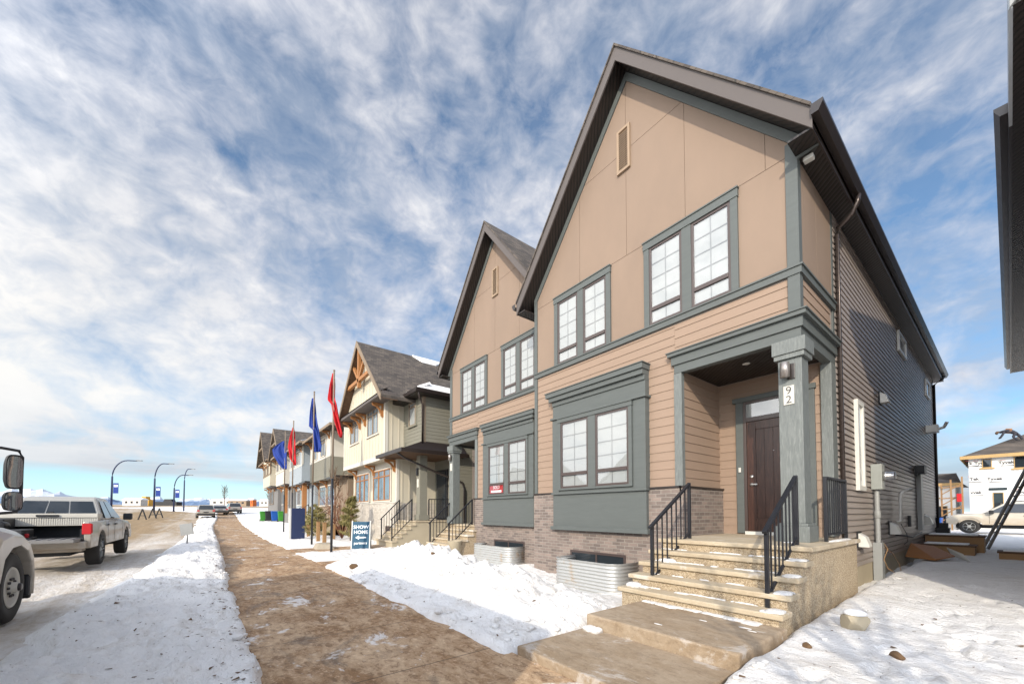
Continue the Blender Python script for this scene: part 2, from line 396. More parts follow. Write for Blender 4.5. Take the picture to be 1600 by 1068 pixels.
# ------------------------------------------------------------------ mesh building
WLOC = {}                                            # world position of every parent
def clip_poly(poly, a, b, c):                        # keep a*x+b*y <= c (convex polygon, 2-D)
    out = []
    for i in range(len(poly)):
        p, q = poly[i], poly[(i+1) % len(poly)]
        fp = a*p[0]+b*p[1]-c; fq = a*q[0]+b*q[1]-c
        if fp <= 1e-9: out.append(p)
        if (fp < -1e-9 and fq > 1e-9) or (fp > 1e-9 and fq < -1e-9):
            t = fp/(fp-fq); out.append((p[0]+t*(q[0]-p[0]), p[1]+t*(q[1]-p[1])))
    return out
class MB:
    def __init__(s, T=None): s.v = []; s.f = []; s.sm = []; s.T = T
    def add(s, vs, fs, smooth=False):
        o = len(s.v)
        for p in vs:
            p = tuple(p); s.v.append(s.T(*p) if s.T else p)
        for f in fs: s.f.append(tuple(o+i for i in f)); s.sm.append(smooth)
    def quad(s, a, b, c, d): s.add([a, b, c, d], [(0, 1, 2, 3)])
    def poly(s, pts): s.add(pts, [tuple(range(len(pts)))])
    def box(s, x0, x1, y0, y1, z0, z1):
        x0, x1 = min(x0, x1), max(x0, x1); y0, y1 = min(y0, y1), max(y0, y1); z0, z1 = min(z0, z1), max(z0, z1)
        s.add([(x0, y0, z0), (x1, y0, z0), (x1, y1, z0), (x0, y1, z0), (x0, y0, z1), (x1, y0, z1), (x1, y1, z1), (x0, y1, z1)],
              [(3, 2, 1, 0), (4, 5, 6, 7), (0, 1, 5, 4), (1, 2, 6, 5), (2, 3, 7, 6), (3, 0, 4, 7)])
    def prism(s, pts, axis, a, b):                   # polygon extruded along an axis: 'y' polygon is (x,z); 'x' (y,z); 'z' (x,y)
        m = {'y': lambda p, k: (p[0], k, p[1]), 'x': lambda p, k: (k, p[0], p[1]), 'z': lambda p, k: (p[0], p[1], k)}[axis]
        n = len(pts)
        s.add([m(p, a) for p in pts]+[m(p, b) for p in pts],
              [tuple(range(n))[::-1], tuple(range(n, 2*n))]+[(i, (i+1) % n, n+(i+1) % n, n+i) for i in range(n)])
    def loft(s, rings, caps=True, closed=True, smooth=False):
        n = len(rings[0]); vs = [p for r in rings for p in r]; fs = []
        for k in range(len(rings)-1):
            for i in range(n if closed else n-1):
                j = (i+1) % n; fs.append((k*n+i, k*n+j, (k+1)*n+j, (k+1)*n+i))
        if caps: fs += [tuple(range(n))[::-1], tuple(range((len(rings)-1)*n, len(rings)*n))]
        s.add(vs, fs, smooth)
    def tube(s, pts, r, n=8, smooth=True):
        pts = [Vector(p) for p in pts]; rs = r if isinstance(r, (list, tuple)) else [r]*len(pts); rings = []
        up = Vector((0, 0, 1))
        for i, p in enumerate(pts):
            d = (pts[min(i+1, len(pts)-1)]-pts[max(i-1, 0)]).normalized()
            a = d.cross(up)
            if a.length < .05: a = d.cross(Vector((1, 0, 0)))
            a.normalize(); b = d.cross(a).normalized()
            rings.append([p+(a*math.cos(2*math.pi*k/n)+b*math.sin(2*math.pi*k/n))*rs[i] for k in range(n)])
        s.loft(rings, True, True, smooth)
    def bar(s, p, q, w, h=None):                     # rectangular bar between two points
        p = Vector(p); q = Vector(q); h = h or w; d = (q-p).normalized()
        a = d.cross(Vector((0, 0, 1)))
        if a.length < .02: a = Vector((1, 0, 0))
        a.normalize(); b = a.cross(d).normalized()
        r = lambda c: [c+a*w/2+b*h/2, c-a*w/2+b*h/2, c-a*w/2-b*h/2, c+a*w/2-b*h/2]
        s.loft([r(p), r(q)])
    def disc_lathe(s, c, axis, prof, n=24, smooth=True):   # profile [(r, along)] turned round an axis through c
        c = Vector(c); ax = Vector(axis).normalized(); a = ax.orthogonal().normalized(); b = ax.cross(a)
        rings = [[c+ax*h+(a*math.cos(2*math.pi*k/n)+b*math.sin(2*math.pi*k/n))*r for k in range(n)] for r, h in prof]
        s.loft(rings, True, True, smooth)
    def build(s, name, mat, parent=None, bevel=0.0, fix=True):
        me = bpy.data.meshes.new(name)
        vs = s.v
        if parent is not None:
            o = WLOC[parent.name]; vs = [(p[0]-o[0], p[1]-o[1], p[2]-o[2]) for p in vs]
        me.from_pydata(vs, [], s.f)
        me.polygons.foreach_set('use_smooth', s.sm)
        if fix:
            bm = bmesh.new(); bm.from_mesh(me); bmesh.ops.recalc_face_normals(bm, faces=bm.faces); bm.to_mesh(me); bm.free()
        me.materials.append(M[mat] if isinstance(mat, str) else mat)
        ob = bpy.data.objects.new(name, me); COL.objects.link(ob)
        if parent is not None: ob.parent = parent; WLOC[ob.name] = WLOC[parent.name]
        else: WLOC[ob.name] = (0, 0, 0)
        if bevel:
            b = ob.modifiers.new('bevel', 'BEVEL'); b.width = bevel; b.segments = 2; b.limit_method = 'ANGLE'; b.angle_limit = R(40)
        return ob
def tag(o, label=None, cat=None, group=None, kind=None):
    if label: o['label'] = label
    if cat: o['category'] = cat
    if group: o['group'] = group
    if kind: o['kind'] = kind
    return o
def thing(name, label, cat, loc=(0, 0, 0), group=None):
    o = bpy.data.objects.new(name, None); COL.objects.link(o); o.location = loc
    o.empty_display_size = .2
    WLOC[o.name] = tuple(loc); return tag(o, label, cat, group)
def ground_thing(o, name, label, cat, group=None): return tag(o, label, cat, group)
def copy_tree(o, parent=None):
    c = o.copy(); COL.objects.link(c)
    if parent is not None: c.parent = parent
    WLOC[c.name] = WLOC.get(o.name, (0, 0, 0))
    for ch in [k for k in bpy.data.objects if k.parent == o]: copy_tree(ch, c)
    return c
def text_mesh(mb, body, size, org, ux, uz, depth=.004, align='CENTER', bold=0.0):
    """lettering as flat mesh laid on a plane: origin, unit vectors for reading direction and up"""
    cu = bpy.data.curves.new('lettering', 'FONT'); cu.body = body; cu.size = size; cu.align_x = align; cu.resolution_u = 3; cu.offset = size*bold
    ob = bpy.data.objects.new('lettering', cu); COL.objects.link(ob)
    dg = bpy.context.evaluated_depsgraph_get(); ev = ob.evaluated_get(dg); me = ev.to_mesh()
    O = Vector(org); ux = Vector(ux); uz = Vector(uz); n = ux.cross(uz)
    mb.add([O+ux*v.co.x+uz*v.co.y+n*depth for v in me.vertices], [tuple(p.vertices) for p in me.polygons])
    ev.to_mesh_clear(); bpy.data.objects.remove(ob); bpy.data.curves.remove(cu)

def lap(mb, ax, a0, a1, z0, z1, plane, out, expo=.16, thick=.014):
    """overlapping boards on a wall. ax 'x': wall along X at y=plane; 'y': wall along Y at x=plane; out = sign of the outward normal"""
    z = z0
    P = (lambda u, o, zz: (u, plane+out*o, zz)) if ax == 'x' else (lambda u, o, zz: (plane+out*o, u, zz))
    while z < z1-.005:
        t = min(z+expo, z1)
        mb.add([P(a0, thick, z), P(a1, thick, z), P(a1, .003, t), P(a0, .003, t), P(a0, 0, z), P(a1, 0, z), P(a0, 0, t), P(a1, 0, t)],
               [(0, 1, 2, 3), (0, 4, 5, 1), (0, 3, 6, 4), (1, 5, 7, 2), (3, 2, 7, 6)])
        z += expo

def hollow_lap(mb, a0, a1, z0, z1, plane, out, expo=.108):
    """vinyl clapboards with an open shadow gap under each butt"""
    prof = [(.026, 0), (.022, .074), (.003, .078), (.0, .108)]
    z = z0
    while z < z1-.02:
        h = min(expo, z1-z)/expo; p = [(plane+out*o, z+k*h) for o, k in prof]; b = (plane, z)
        q = [b]+p
        mb.loft([[(x, y, zz) for x, zz in q] for y in (a0, a1)], caps=True, closed=False)
        z += expo
def window(root, T, x0, x1, z0, z1, y, nsash=2, mull=.17, rail=.2, cas=.11, sillc=False, trim='slate', frame='sash', grid=(2, 4), proud=.045, top=.13, name='window', blind='blind', bottom=True):
    """casing proud of the wall, dark sashes with a lower awning light, glass over a pale blind"""
    c = MB(T)
    if cas:
        c.box(x0, x0+cas, y-proud, y, z0, z1-top); c.box(x1-cas, x1, y-proud, y, z0, z1-top); c.box(x0-.01, x1+.01, y-proud-.012, y, z1-top, z1)
        c.box(x0-.02, x1+.02, y-proud-.03, y, z1, z1+.025)
        if bottom: c.box(x0+cas, x1-cas, y-proud+.004, y, z0, z0+cas*.6)
    zb = z0+(cas*.6 if bottom else 0.0); zt = z1-top; xa = x0+cas; xb = x1-cas
    w = (xb-xa-mull*(nsash-1))/nsash
    for i in range(1, nsash): c.box(xa+w*i+mull*(i-1), xa+w*i+mull*i, y-proud+.003, y, zb, zt)
    root_w = c.build(name, trim, root, .004)
    fr = MB(T); gl = MB(T); gr = MB(T); bl = MB(T)
    for i in range(nsash):
        a = xa+(w+mull)*i; b = a+w; f = .045
        yf = y-proud+.012
        fr.box(a, a+f, yf, y, zb, zt); fr.box(b-f, b, yf, y, zb, zt); fr.box(a+f, b-f, yf, y, zt-f, zt); fr.box(a+f, b-f, yf, y, zb, zb+f)
        zr = zb+(zt-zb)*rail
        if rail: fr.box(a+f, b-f, yf-.012, y, zr-.035, zr+.035)
        g = a+f; h = b-f
        segs = [(zb+f, zr-.035, 1), (zr+.035, zt-f, grid[1])] if rail else [(zb+f, zt-f, grid[1])]
        for s0, s1, rows in segs:
            gl.quad((g, y-.020, s0), (h, y-.020, s0), (h, y-.020, s1), (g, y-.020, s1))
            bl.quad((g, y-.004, s0), (h, y-.004, s0), (h, y-.004, s1), (g, y-.004, s1))
            for k in range(1, grid[0]):
                xx = g+(h-g)*k/grid[0]; gr.box(xx-.008, xx+.008, y-.014, y-.008, s0, s1)
            for k in range(1, rows):
                zz = s0+(s1-s0)*k/rows; gr.box(g, h, y-.0145, y-.0075, zz-.008, zz+.008)
    fr.build('sash', frame, root_w, .004); gl.build('pane', 'glass', root_w, fix=False); bl.build('blind', blind, root_w, fix=False)
    if gr.v: gr.build('grille', 'grille', root_w)
    return root_w

def railing(parent, T, p, q, h, n, name='railing', level=False, end_post=True):
    """iron rail from p (foot of the first post) to q (foot of the last), both (x,y,z)"""
    p = Vector(p); q = Vector(q); r = MB(T); d = q-p
    up = Vector((0, 0, h))
    r.box(p.x-.021, p.x+.021, p.y-.021, p.y+.021, p.z, p.z+h); r.box(q.x-.021, q.x+.021, q.y-.021, q.y+.021, q.z, q.z+h+(.03 if end_post else 0))
    ex = d.normalized()*(.0 if level else .07)
    top = r
    top.bar(p+up-ex+Vector((0, 0, .01)), q+up+Vector((0, 0, .01)), .05, .035)
    o = r.build(name, 'black_iron', parent, .003)
    b = MB(T); b.bar(p+Vector((0, 0, .10)), q+Vector((0, 0, .10)), .028, .028)
    b.build('bottom_rail', 'black_iron', o)
    for i in range(1, n+1):
        c = p+d*(i/(n+1)); k = MB(T); k.box(c.x-.008, c.x+.008, c.y-.008, c.y+.008, c.z+.10, c.z+h)
        k.build('baluster', 'black_iron', o)
    return o

def front_steps(name, label, T, xl, xr, ys, zs, yb, n, zbot, run=.26, body='aggregate', tread='tread_concrete', slab_back=None):
    """precast flight: landing at zs with front edge ys, back at yb; n treads below it"""
    c = T((xl+xr)/2, ys, zbot) if T else ((xl+xr)/2, ys, zbot)
    root = thing(name, label, 'steps', c, 'concrete front steps of the houses')
    rise = .16
    m = MB(T); pts = [(yb, zbot-.3), (yb, zs-.075)]
    pts = [(ys+.03, zs-.075)]
    for k in range(1, n+1):
        y = ys-run*k+.03
        pts += [(ys-run*(k-1)+.03, zs-rise*k-.06), (y, zs-rise*k-.06)]
    pts += [(ys-run*n+.03, zbot-.3), (yb, zbot-.3), (yb, zs-.075)]
    # build as separate stacked slabs so that every polygon is convex
    for k in range(n+1):
        y0 = ys-run*k+.03; zt = zs-rise*k-.06; zb = (zs-rise*(k+1)-.06) if k < n else zbot-.3
        m.box(xl+.05, xr-.05, y0, yb, zb, zt)
    m.build('step_body', body, root)
    for k in range(n+1):
        y0 = ys-run*k-.015; y1 = y0+run+.04 if k else yb; zt = zs-rise*k
        t = MB(T); t.box(xl, xr, y0, y1 if k else yb, zt-.06, zt)
        t.build('landing' if k == 0 else 'tread', tread, root, .012)
    return root

# ------------------------------------------------------------------ the pair of brown gabled houses
XC = -4.62; XL = -7.46; XR = -1.78; YF = 6.6; YB = 22.2; ZA = 9.29; SL = 1.243; HS = 3.13; YO = 6.2
def gabled_house(name, label, T, left, zground):
    root = thing(name, label, 'house', T(XC, YF+5, zground))
    soff = lambda x: ZA-.30-SL*abs(x-XC)
    # upper panelled wall
    w = MB(T)
    wallpoly = [(XL, 3.5), (XR, 3.5), (XR, soff(XR)), (XC, soff(XC)), (XL, soff(XL))]
    w.prism(wallpoly, 'y', YF+.0, YF+.14)
    zj = 5.19
    cells = [clip_poly(wallpoly, 0, 1, zj-.004)]
    up = clip_poly(wallpoly, 0, -1, -(zj+.004))
    xs = [XL, -5.92, -4.66, -3.43, -2.17, XR]
    for i in range(5):
        s = clip_poly(clip_poly(up, -1, 0, -(xs[i]+.004)), 1, 0, xs[i+1]-.004)
        for a in (clip_poly(s, 0, 1, 7.376), clip_poly(s, 0, -1, -7.384)):
            if len(a) > 2: cells.append(a)
    for cpoly in cells: w.prism(cpoly, 'y', YF-.012, YF)
    w.build('panel_wall', 'panel', root)
    # lap siding of the front and the porch
    s = MB(T)
    lap(s, 'x', XL+.1, -3.66, .46, 3.38, YF, -1); lap(s, 'x', -3.66, XR-.1, 2.80, 3.38, YF, -1)
    lap(s, 'y', YF, 8.1, .46, 2.52, -3.58, 1); lap(s, 'x', -3.58, XR-.12, -.42, 2.52, 8.1, -1)
    lap(s, 'y', YF+.0, 8.1, 2.80, 3.38, XR, 1)
    s.build('lap_siding', 'lap', root, fix=False)
    core = MB(T)
    core.box(XL, -3.58, YF+.001, YB, -2.0, 3.5); core.box(-3.58, XR-.002, 8.1, YB, -2.0, 3.5); core.box(-3.58, XR-.002, YF+.001, 8.1, 2.55, 3.5)
    core.box(XL, XR-.002, YF+.14, YB, 3.5, 5.2)
    core.prism([(XL, 5.2), (XR-.002, 5.2), (XR-.002, soff(XR)-.02), (XC, soff(XC)-.02), (XL, soff(XL)-.02)], 'y', YF+.14, YB)
    core.build('wall_core', 'vinyl', root)
    # dark siding of the long side, and the concrete footing beneath it
    v = MB(T); hollow_lap(v, 8.32, YB, -1.0, 5.13, XR, 1); v.build('side_siding', 'vinyl', root, fix=False)
    sp = MB(T); sp.box(XR, XR+.012, YF+.1, 7.42, 3.5, 5.13); sp.box(XR, XR+.012, 7.43, 8.22, 3.5, 5.13); sp.build('side_panel', 'panel', root)
    fo = MB(T); fo.box(XR-.2, XR+.01, 8.1, YB, -1.9, -1.0); fo.build('foundation', 'foundation', root)
    # brick base
    b = MB(T); b.box(XL, -3.55, YF-.06, YF+.002, -2.0, .43); b.box(-3.579, -3.52, YF-.06, 8.1, -.45, .43); b.build('brick_base', 'brick', root)
    cap = MB(T); cap.box(XL, -3.53, YF-.085, YF, .43, .465); cap.box(-3.58, -3.495, YF-.085, 8.1, .43, .465); cap.build('brick_sill', 'dark_metal', root, .006)
    # trim boards
    t = MB(T)
    t.box(XL, XR, YF-.05, YF, 3.40, 3.50); t.box(XR, XR+.045, YF-.05, 8.3, 3.40, 3.50)
    t.box(XL-.02, XR, YF-.07, YF, 3.50, 3.525); t.box(XR, XR+.065, YF-.07, 8.3, 3.50, 3.525)
    t.box(XL, XL+.10, YF-.035, YF, -.5, 3.40); t.box(XL, XL+.10, YF-.035, YF, 3.525, soff(XL)-.02)
    t.box(XR-.13, XR+.02, YF-.035, YF+.1, 3.525, soff(XR)-.1); t.box(XR-.13, XR+.02, YF-.035, YF+.1, 2.85, 3.40)
    t.box(XR, XR+.02, 8.22, 8.32, 3.525, 5.13); t.box(XR, XR+.02, 8.22, 8.32, 2.6, 3.40)
    for sg in (1, -1):
        xe = XC+sg*2.84
        t.prism([(XC, soff(XC)), (xe, soff(xe)), (xe, soff(xe)-.19), (XC, soff(XC)-.19)], 'y', YF-.04, YF-.013)
    t.prism([(XR, soff(XR)), (XR, 5.06), (XR+.29, 5.10), (XR+.29, soff(XR+.29))], 'y', YF-.04, YF-.005)
    t.build('trim', 'slate', root, .005)
    # windows of the upper floor
    window(root, T, -4.25, -2.56, 3.53, 5.155, YF-.012, bottom=False); window(root, T, -6.72, -5.05, 3.53, 5.155, YF-.012, bottom=False)
    # gable vent
    g = MB(T); vx0, vx1, vz0, vz1 = -4.85, -4.54, 6.95, 7.86
    for a in ((vx0, vx0+.05, vz0, vz1), (vx1-.05, vx1, vz0, vz1), (vx0+.05, vx1-.05, vz0, vz0+.05), (vx0+.05, vx1-.05, vz1-.05, vz1)): g.box(a[0], a[1], YF-.06, YF-.012, a[2], a[3])
    go = g.build('gable_vent', 'vent_tan', root, .004)
    g = MB(T)
    for k in range(17):
        z = vz0+.07+k*.046; g.add([(vx0+.05, YF-.05, z), (vx1-.05, YF-.05, z), (vx1-.05, YF-.014, z+.04), (vx0+.05, YF-.014, z+.04)], [(0, 1, 2, 3)])
    [g.box(vx0+.05, vx1-.05, YF-.054, YF-.050, vz0+.062+k*.046, vz0+.076+k*.046) for k in range(17)]; g.build('louver', 'vent_tan', go)
    # bay box with its window
    by = YF-.14; bx0, bx1 = -6.68, -4.19
    bay = MB(T); bay.box(bx0, bx1, by, YF, -.34, 2.5)
    ba = bay.build('bay_box', 'slate', root, .004)
    m = MB(T)
    m.box(bx0-.13, bx1+.02, by-.13, YF, 2.70, 2.80); m.box(bx0-.15, bx1+.04, by-.15, YF, 2.80, 2.82)
    m.box(bx0-.06, bx1-.02+.02, by-.09, YF, 2.60, 2.70); m.box(bx0+.0, bx1+.0, by-.03, YF, 2.5, 2.60)
    m.box(bx0-.04, bx1+.04, by-.06, YF, 2.17, 2.215)
    m.box(bx0-.02, bx1+.03, by-.05, YF, .405, .45); m.box(bx0-.05, bx1+.05, by-.05, YF, -.41, -.33)
    m.box(bx1-.26, bx1-.0+.004, by-.014, by, .45, 2.17); m.box(bx0-.004, bx0+.22, by-.014, by, .45, 2.17)
    m.build('moulding', 'slate', ba, .006)
    window(root, T, -6.47, -4.47, .50, 2.155, by-.0, cas=.075, mull=.20, top=.09, rail=.21)
    # basement window
    bw = MB(T)
    for a in ((-6.2, -6.15, -1.35, -.85), (-4.76, -4.71, -1.35, -.85), (-6.15, -4.76, -.90, -.85), (-6.15, -4.76, -1.35, -1.3), (-5.47, -5.43, -1.3, -.90)): bw.box(a[0], a[1], YF-.075, YF-.06, a[2], a[3])
    bo = bw.build('basement_window', 'sash', root)
    p = MB(T); p.quad((-6.15, YF-.065, -1.3), (-4.76, YF-.065, -1.3), (-4.76, YF-.065, -.9), (-6.15, YF-.065, -.9)); p.build('pane', 'dark_glass', bo)
    # porch: beam with crown, ceiling, column, trim posts
    bm = MB(T); y0 = YF-.05
    bm.box(-3.66, XR+.02, y0, YF+.08, 2.47, 2.62); bm.box(XR-.10, XR+.02, YF+.081, 8.3, 2.47, 2.62)
    bm.box(-3.70, XR+.05, y0-.03, YF+.08, 2.62, 2.77); bm.box(XR-.10, XR+.05, YF+.081, 8.3, 2.62, 2.77)
    bm.box(-3.75, XR+.10, y0-.08, YF, 2.77, 2.83); bm.box(XR-.05, XR+.10, YF+.001, 8.3, 2.77, 2.83)
    bm.box(-3.77, XR+.12, y0-.10, YF, 2.83, 2.85); bm.box(XR-.05, XR+.12, YF+.001, 8.3, 2.83, 2.85)
    bm.build('porch_beam', 'slate', root, .004)
    pc = MB(T); pc.box(-3.58, XR-.1, YF+.08, 8.1, 2.53, 2.549); pco = pc.build('porch_ceiling', 'soffit', root)
    dl = MB(T); dl.disc_lathe((-2.72, 7.2, 2.528), (0, 0, -1), [(.06, 0), (.055, .006), (.0, .006)], 16); dl.build('downlight', 'white_paint', pco)
    tp = MB(T); tp.box(-3.67, -3.53, YF-.045, YF+.06, .465, 2.47); tp.build('trim_post', 'slate_post', root, .005); tp = MB(T); tp.box(XR-.13, XR+.02, 8.04, 8.32, -.40, 2.47); tp.build('trim_post', 'slate_post', root, .005)
    cx0, cx1 = -2.05, -1.76; cy0, cy1 = YF-.05, YF+.24
    co = MB(T); co.box(cx0, cx1, cy0, cy1, -.16, 2.2); coo = co.build('porch_column', 'slate_post', root, .006)
    q = MB(T); q.box(cx0-.06, cx1+.06, cy0-.06, cy1+.06, -.42, -.20); q.box(cx0-.04, cx1+.04, cy0-.04, cy1+.04, -.20, -.16); q.build('column_base', 'slate_post', coo, .005)
    q = MB(T); q.box(cx0-.06, cx1+.06, cy0-.06, cy1+.06, 2.27, 2.469); q.box(cx0-.04, cx1+.04, cy0-.04, cy1+.04, 2.2, 2.27); q.build('column_cap', 'slate_post', coo, .005)
    # wall lamp on the column
    lx = -1.94
    l = MB(T); l.box(lx+.01, lx+.10, cy0-.02, cy0, 1.90, 2.12)
    lo = l.build('wall_lamp', 'dark_metal', root, .004)
    l = MB(T); l.disc_lathe((lx, cy0-.08, 1.92), (0, 0, 1), [(.0, 0), (.058, 0), (.058, .21), (.05, .215), (0, .21)], 20); l.build('lamp_cylinder', 'brushed', lo)
    # door
    d = MB(T); y8 = 8.1
    d.box(-3.25, -3.12, y8-.05, y8, -.40, 2.10); d.box(-2.13, -2.0, y8-.05, y8, -.40, 2.10); d.box(-3.30, -1.98, y8-.07, y8, 2.10, 2.19)
    d.build('door_casing', 'slate', root, .004)
    d = MB(T); d.box(-3.12, -3.07, y8-.04, y8, -.40, 2.10); d.box(-2.18, -2.13, y8-.04, y8, -.40, 2.10); d.box(-3.07, -2.18, y8-.04, y8, 2.05, 2.10); d.box(-3.07, -2.18, y8-.05, y8, 1.71, 1.79)
    d.build('door_frame', 'sash', root, .003)
    d = MB(T); d.quad((-3.07, y8-.03, 1.79), (-2.18, y8-.03, 1.79), (-2.18, y8-.03, 2.05), (-3.07, y8-.03, 2.05)); tr = d.build('transom', 'glass', root, fix=False)
    d = MB(T); d.quad((-3.07, y8-.016, 1.79), (-2.18, y8-.016, 1.79), (-2.18, y8-.016, 2.05), (-3.07, y8-.016, 2.05)); d.build('blind', 'blind', tr, fix=False)
    d = MB(T); d.box(-3.06, -2.19, y8-.03, y8-.001, -.36, 1.70)
    for a in ((-3.06, -2.91, -.36, 1.70), (-2.34, -2.19, -.36, 1.70), (-2.91, -2.34, 1.55, 1.70), (-2.91, -2.34, -.36, -.12)): d.box(a[0], a[1], y8-.042, y8-.03, a[2], a[3])
    for k in range(4): d.box(-2.905+k*.1425, -2.905+k*.1425+.134, y8-.036, y8-.03, -.11, 1.54)
    do = d.build('front_door', 'door_wood', root, .004)
    h = MB(T); h.disc_lathe((-2.985, y8-.042, .52), (0, -1, 0), [(.03, 0), (.028, .012), (.012, .014), (.012, .05), (0, .05)], 16); h.bar((-2.985, y8-.085, .52), (-2.875, y8-.085, .515), .018, .022)
    h.build('handle', 'steel', do)
    h = MB(T); h.disc_lathe((-2.985, y8-.042, .67), (0, -1, 0), [(.032, 0), (.028, .014), (0, .016)], 16); h.build('deadbolt', 'steel', do)
    h = MB(T); h.disc_lathe((-2.62, y8-.036, 1.12), (0, -1, 0), [(.012, 0), (.008, .006), (0, .006)], 12); h.build('peephole', 'steel', do)
    h = MB(T); h.box(-3.10, -2.15, y8-.09, y8, -.42, -.36); h.build('threshold', 'white_paint', root)
    h = MB(T); h.box(-3.205, -3.165, y8-.07, y8-.05, .76, .85); h.build('doorbell', 'white_paint', root, .004)
    # roof
    def slab(y0, y1, top, thick):
        r = MB(T)
        for sg in (1, -1):
            e = XC+sg*HS
            r.prism([(XC, ZA-top), (e, ZA-top-SL*HS), (e, ZA-top-thick-SL*HS), (XC, ZA-top-thick)], 'y', y0, y1)
        return r
    ro = slab(YO-.03, YB+.4, -.012, .05).build('roof', 'shingle', root)
    slab(YO, YO+.035, .038, .29).build('rake_board', 'fascia', ro, .004)
    k = slab(YO+.035, YF+.0, .27, .02); k.build('rake_soffit', 'soffit', ro)
    k = slab(YO+.035, YB+.4, .038, .2); k.build('roof_deck', 'dark_metal', ro)
    e = MB(T)
    for sg in (1, -1):
        xw = XC+sg*2.84; xe = XC+sg*HS
        e.box(xw, xe-sg*.02, YO+.036, YB+.4, 5.10, 5.13)
    e.build('eave_soffit', 'soffit', ro)
    e = MB(T)
    for sg in (1, -1):
        xe = XC+sg*HS; e.box(xe-sg*.02, xe, YO+.036, YB+.4, 5.09, ZA-.06-SL*HS)
    e.build('eave_fascia', 'dark_metal', ro)
    for sg in (1, -1):
        xe = XC+sg*HS; gu = MB(T)
        prof = [(0, 0), (.06, -.115), (.075, -.115), (.125, -.02), (.125, .015), (.115, .015), (.112, -.012), (.07, -.10), (.012, -.10)]
        z0 = ZA-.07-SL*HS+.02
        base = [(xe+sg*p[0], z0+p[1]) for p in [(.0, -.125), (.08, -.125), (.13, -.03), (.13, .01), (.118, .01), (.115, -.02), (.075, -.11), (.0, -.11)]]
        n = len(base); gu.loft([[(p[0], yy, p[1]) for p in base] for yy in (YO-.04, YB+.42)], caps=False)
        ec = [(xe, z0-.125), (xe+sg*.08, z0-.125), (xe+sg*.13, z0-.03), (xe+sg*.13, z0+.01), (xe, z0+.01)]
        gu.prism(ec, 'y', YO-.044, YO-.04)
        gu.build('gutter', 'dark_metal', ro)
    # downspout at the front of the long side
    dsx = XR+.055; dy = 8.42
    ds = MB(T); ds.tube([(XC+HS+.07, dy-.05, 5.24), (XC+HS+.06, dy-.05, 5.12), (XC+HS-.02, dy-.02, 4.98), (dsx+.02, dy, 4.86), (dsx, dy, 4.74), (dsx, dy, -.98)], .036, 10)
    ds.build('downspout', 'downspout_metal', root)
    # far corner downspout
    ds = MB(T); ds.tube([(XC+HS+.05, YB-.1, 5.2), (XC+HS, YB-.12, 5.08), (XR+.06, YB-.15, 4.9), (XR+.05, YB-.15, -1.0)], .045, 8); ds.box(XR, XR+.03, YB-.1, YB, -1.0, 5.1)
    ds.build('downspout', 'dark_metal', root)
    return root
TA = lambda x, y, z: (x, y, z)
XB = -10.13
TB = lambda x, y, z: (XB-(x-XC), y+.6, z)
A = gabled_house('gabled_house', 'brown gabled house with number 92 on its porch column, nearest the camera', TA, False, -1.2)
Bh = gabled_house('gabled_house', 'brown gabled house set back behind the house numbered 92, red sign in its window', TB, True, -1.4)

# number plate on the near column
pl = MB(); pl.box(-1.985, -1.855, 6.536, 6.549, 1.54, 1.81); plo = pl.build('number_plate', 'cream_white', A, .003)
n = MB(); text_mesh(n, '9', .155, (-1.92, 6.536, 1.69), (1, 0, 0), (0, 0, 1), .002); text_mesh(n, '2', .155, (-1.92, 6.536, 1.56), (1, 0, 0), (0, 0, 1), .002)
n.build('number', 'ink', plo)
pl = MB(TB); pl.box(-1.985, -1.855, 6.536, 6.549, 1.54, 1.81); pl.build('number_plate', 'cream_white', Bh, .003)
# under-eave camera box
k = MB(); k.box(-1.72, -1.60, 6.66, 6.76, 5.04, 5.10); k.build('eave_light', 'white_vinyl', A, .01)
# red sign standing inside the other house's bay window
k = MB(); k.box(-10.16, -9.46, 7.043, 7.046, .57, .90); so = k.build('window_sign', 'sign_red', Bh)
k = MB(); text_mesh(k, 'SOLD', .14, (-9.80, 7.043, .72), (1, 0, 0), (0, 0, 1), .002); k.box(-10.08, -9.54, 7.040, 7.0425, .61, .67); k.build('lettering', 'ink_white', so)

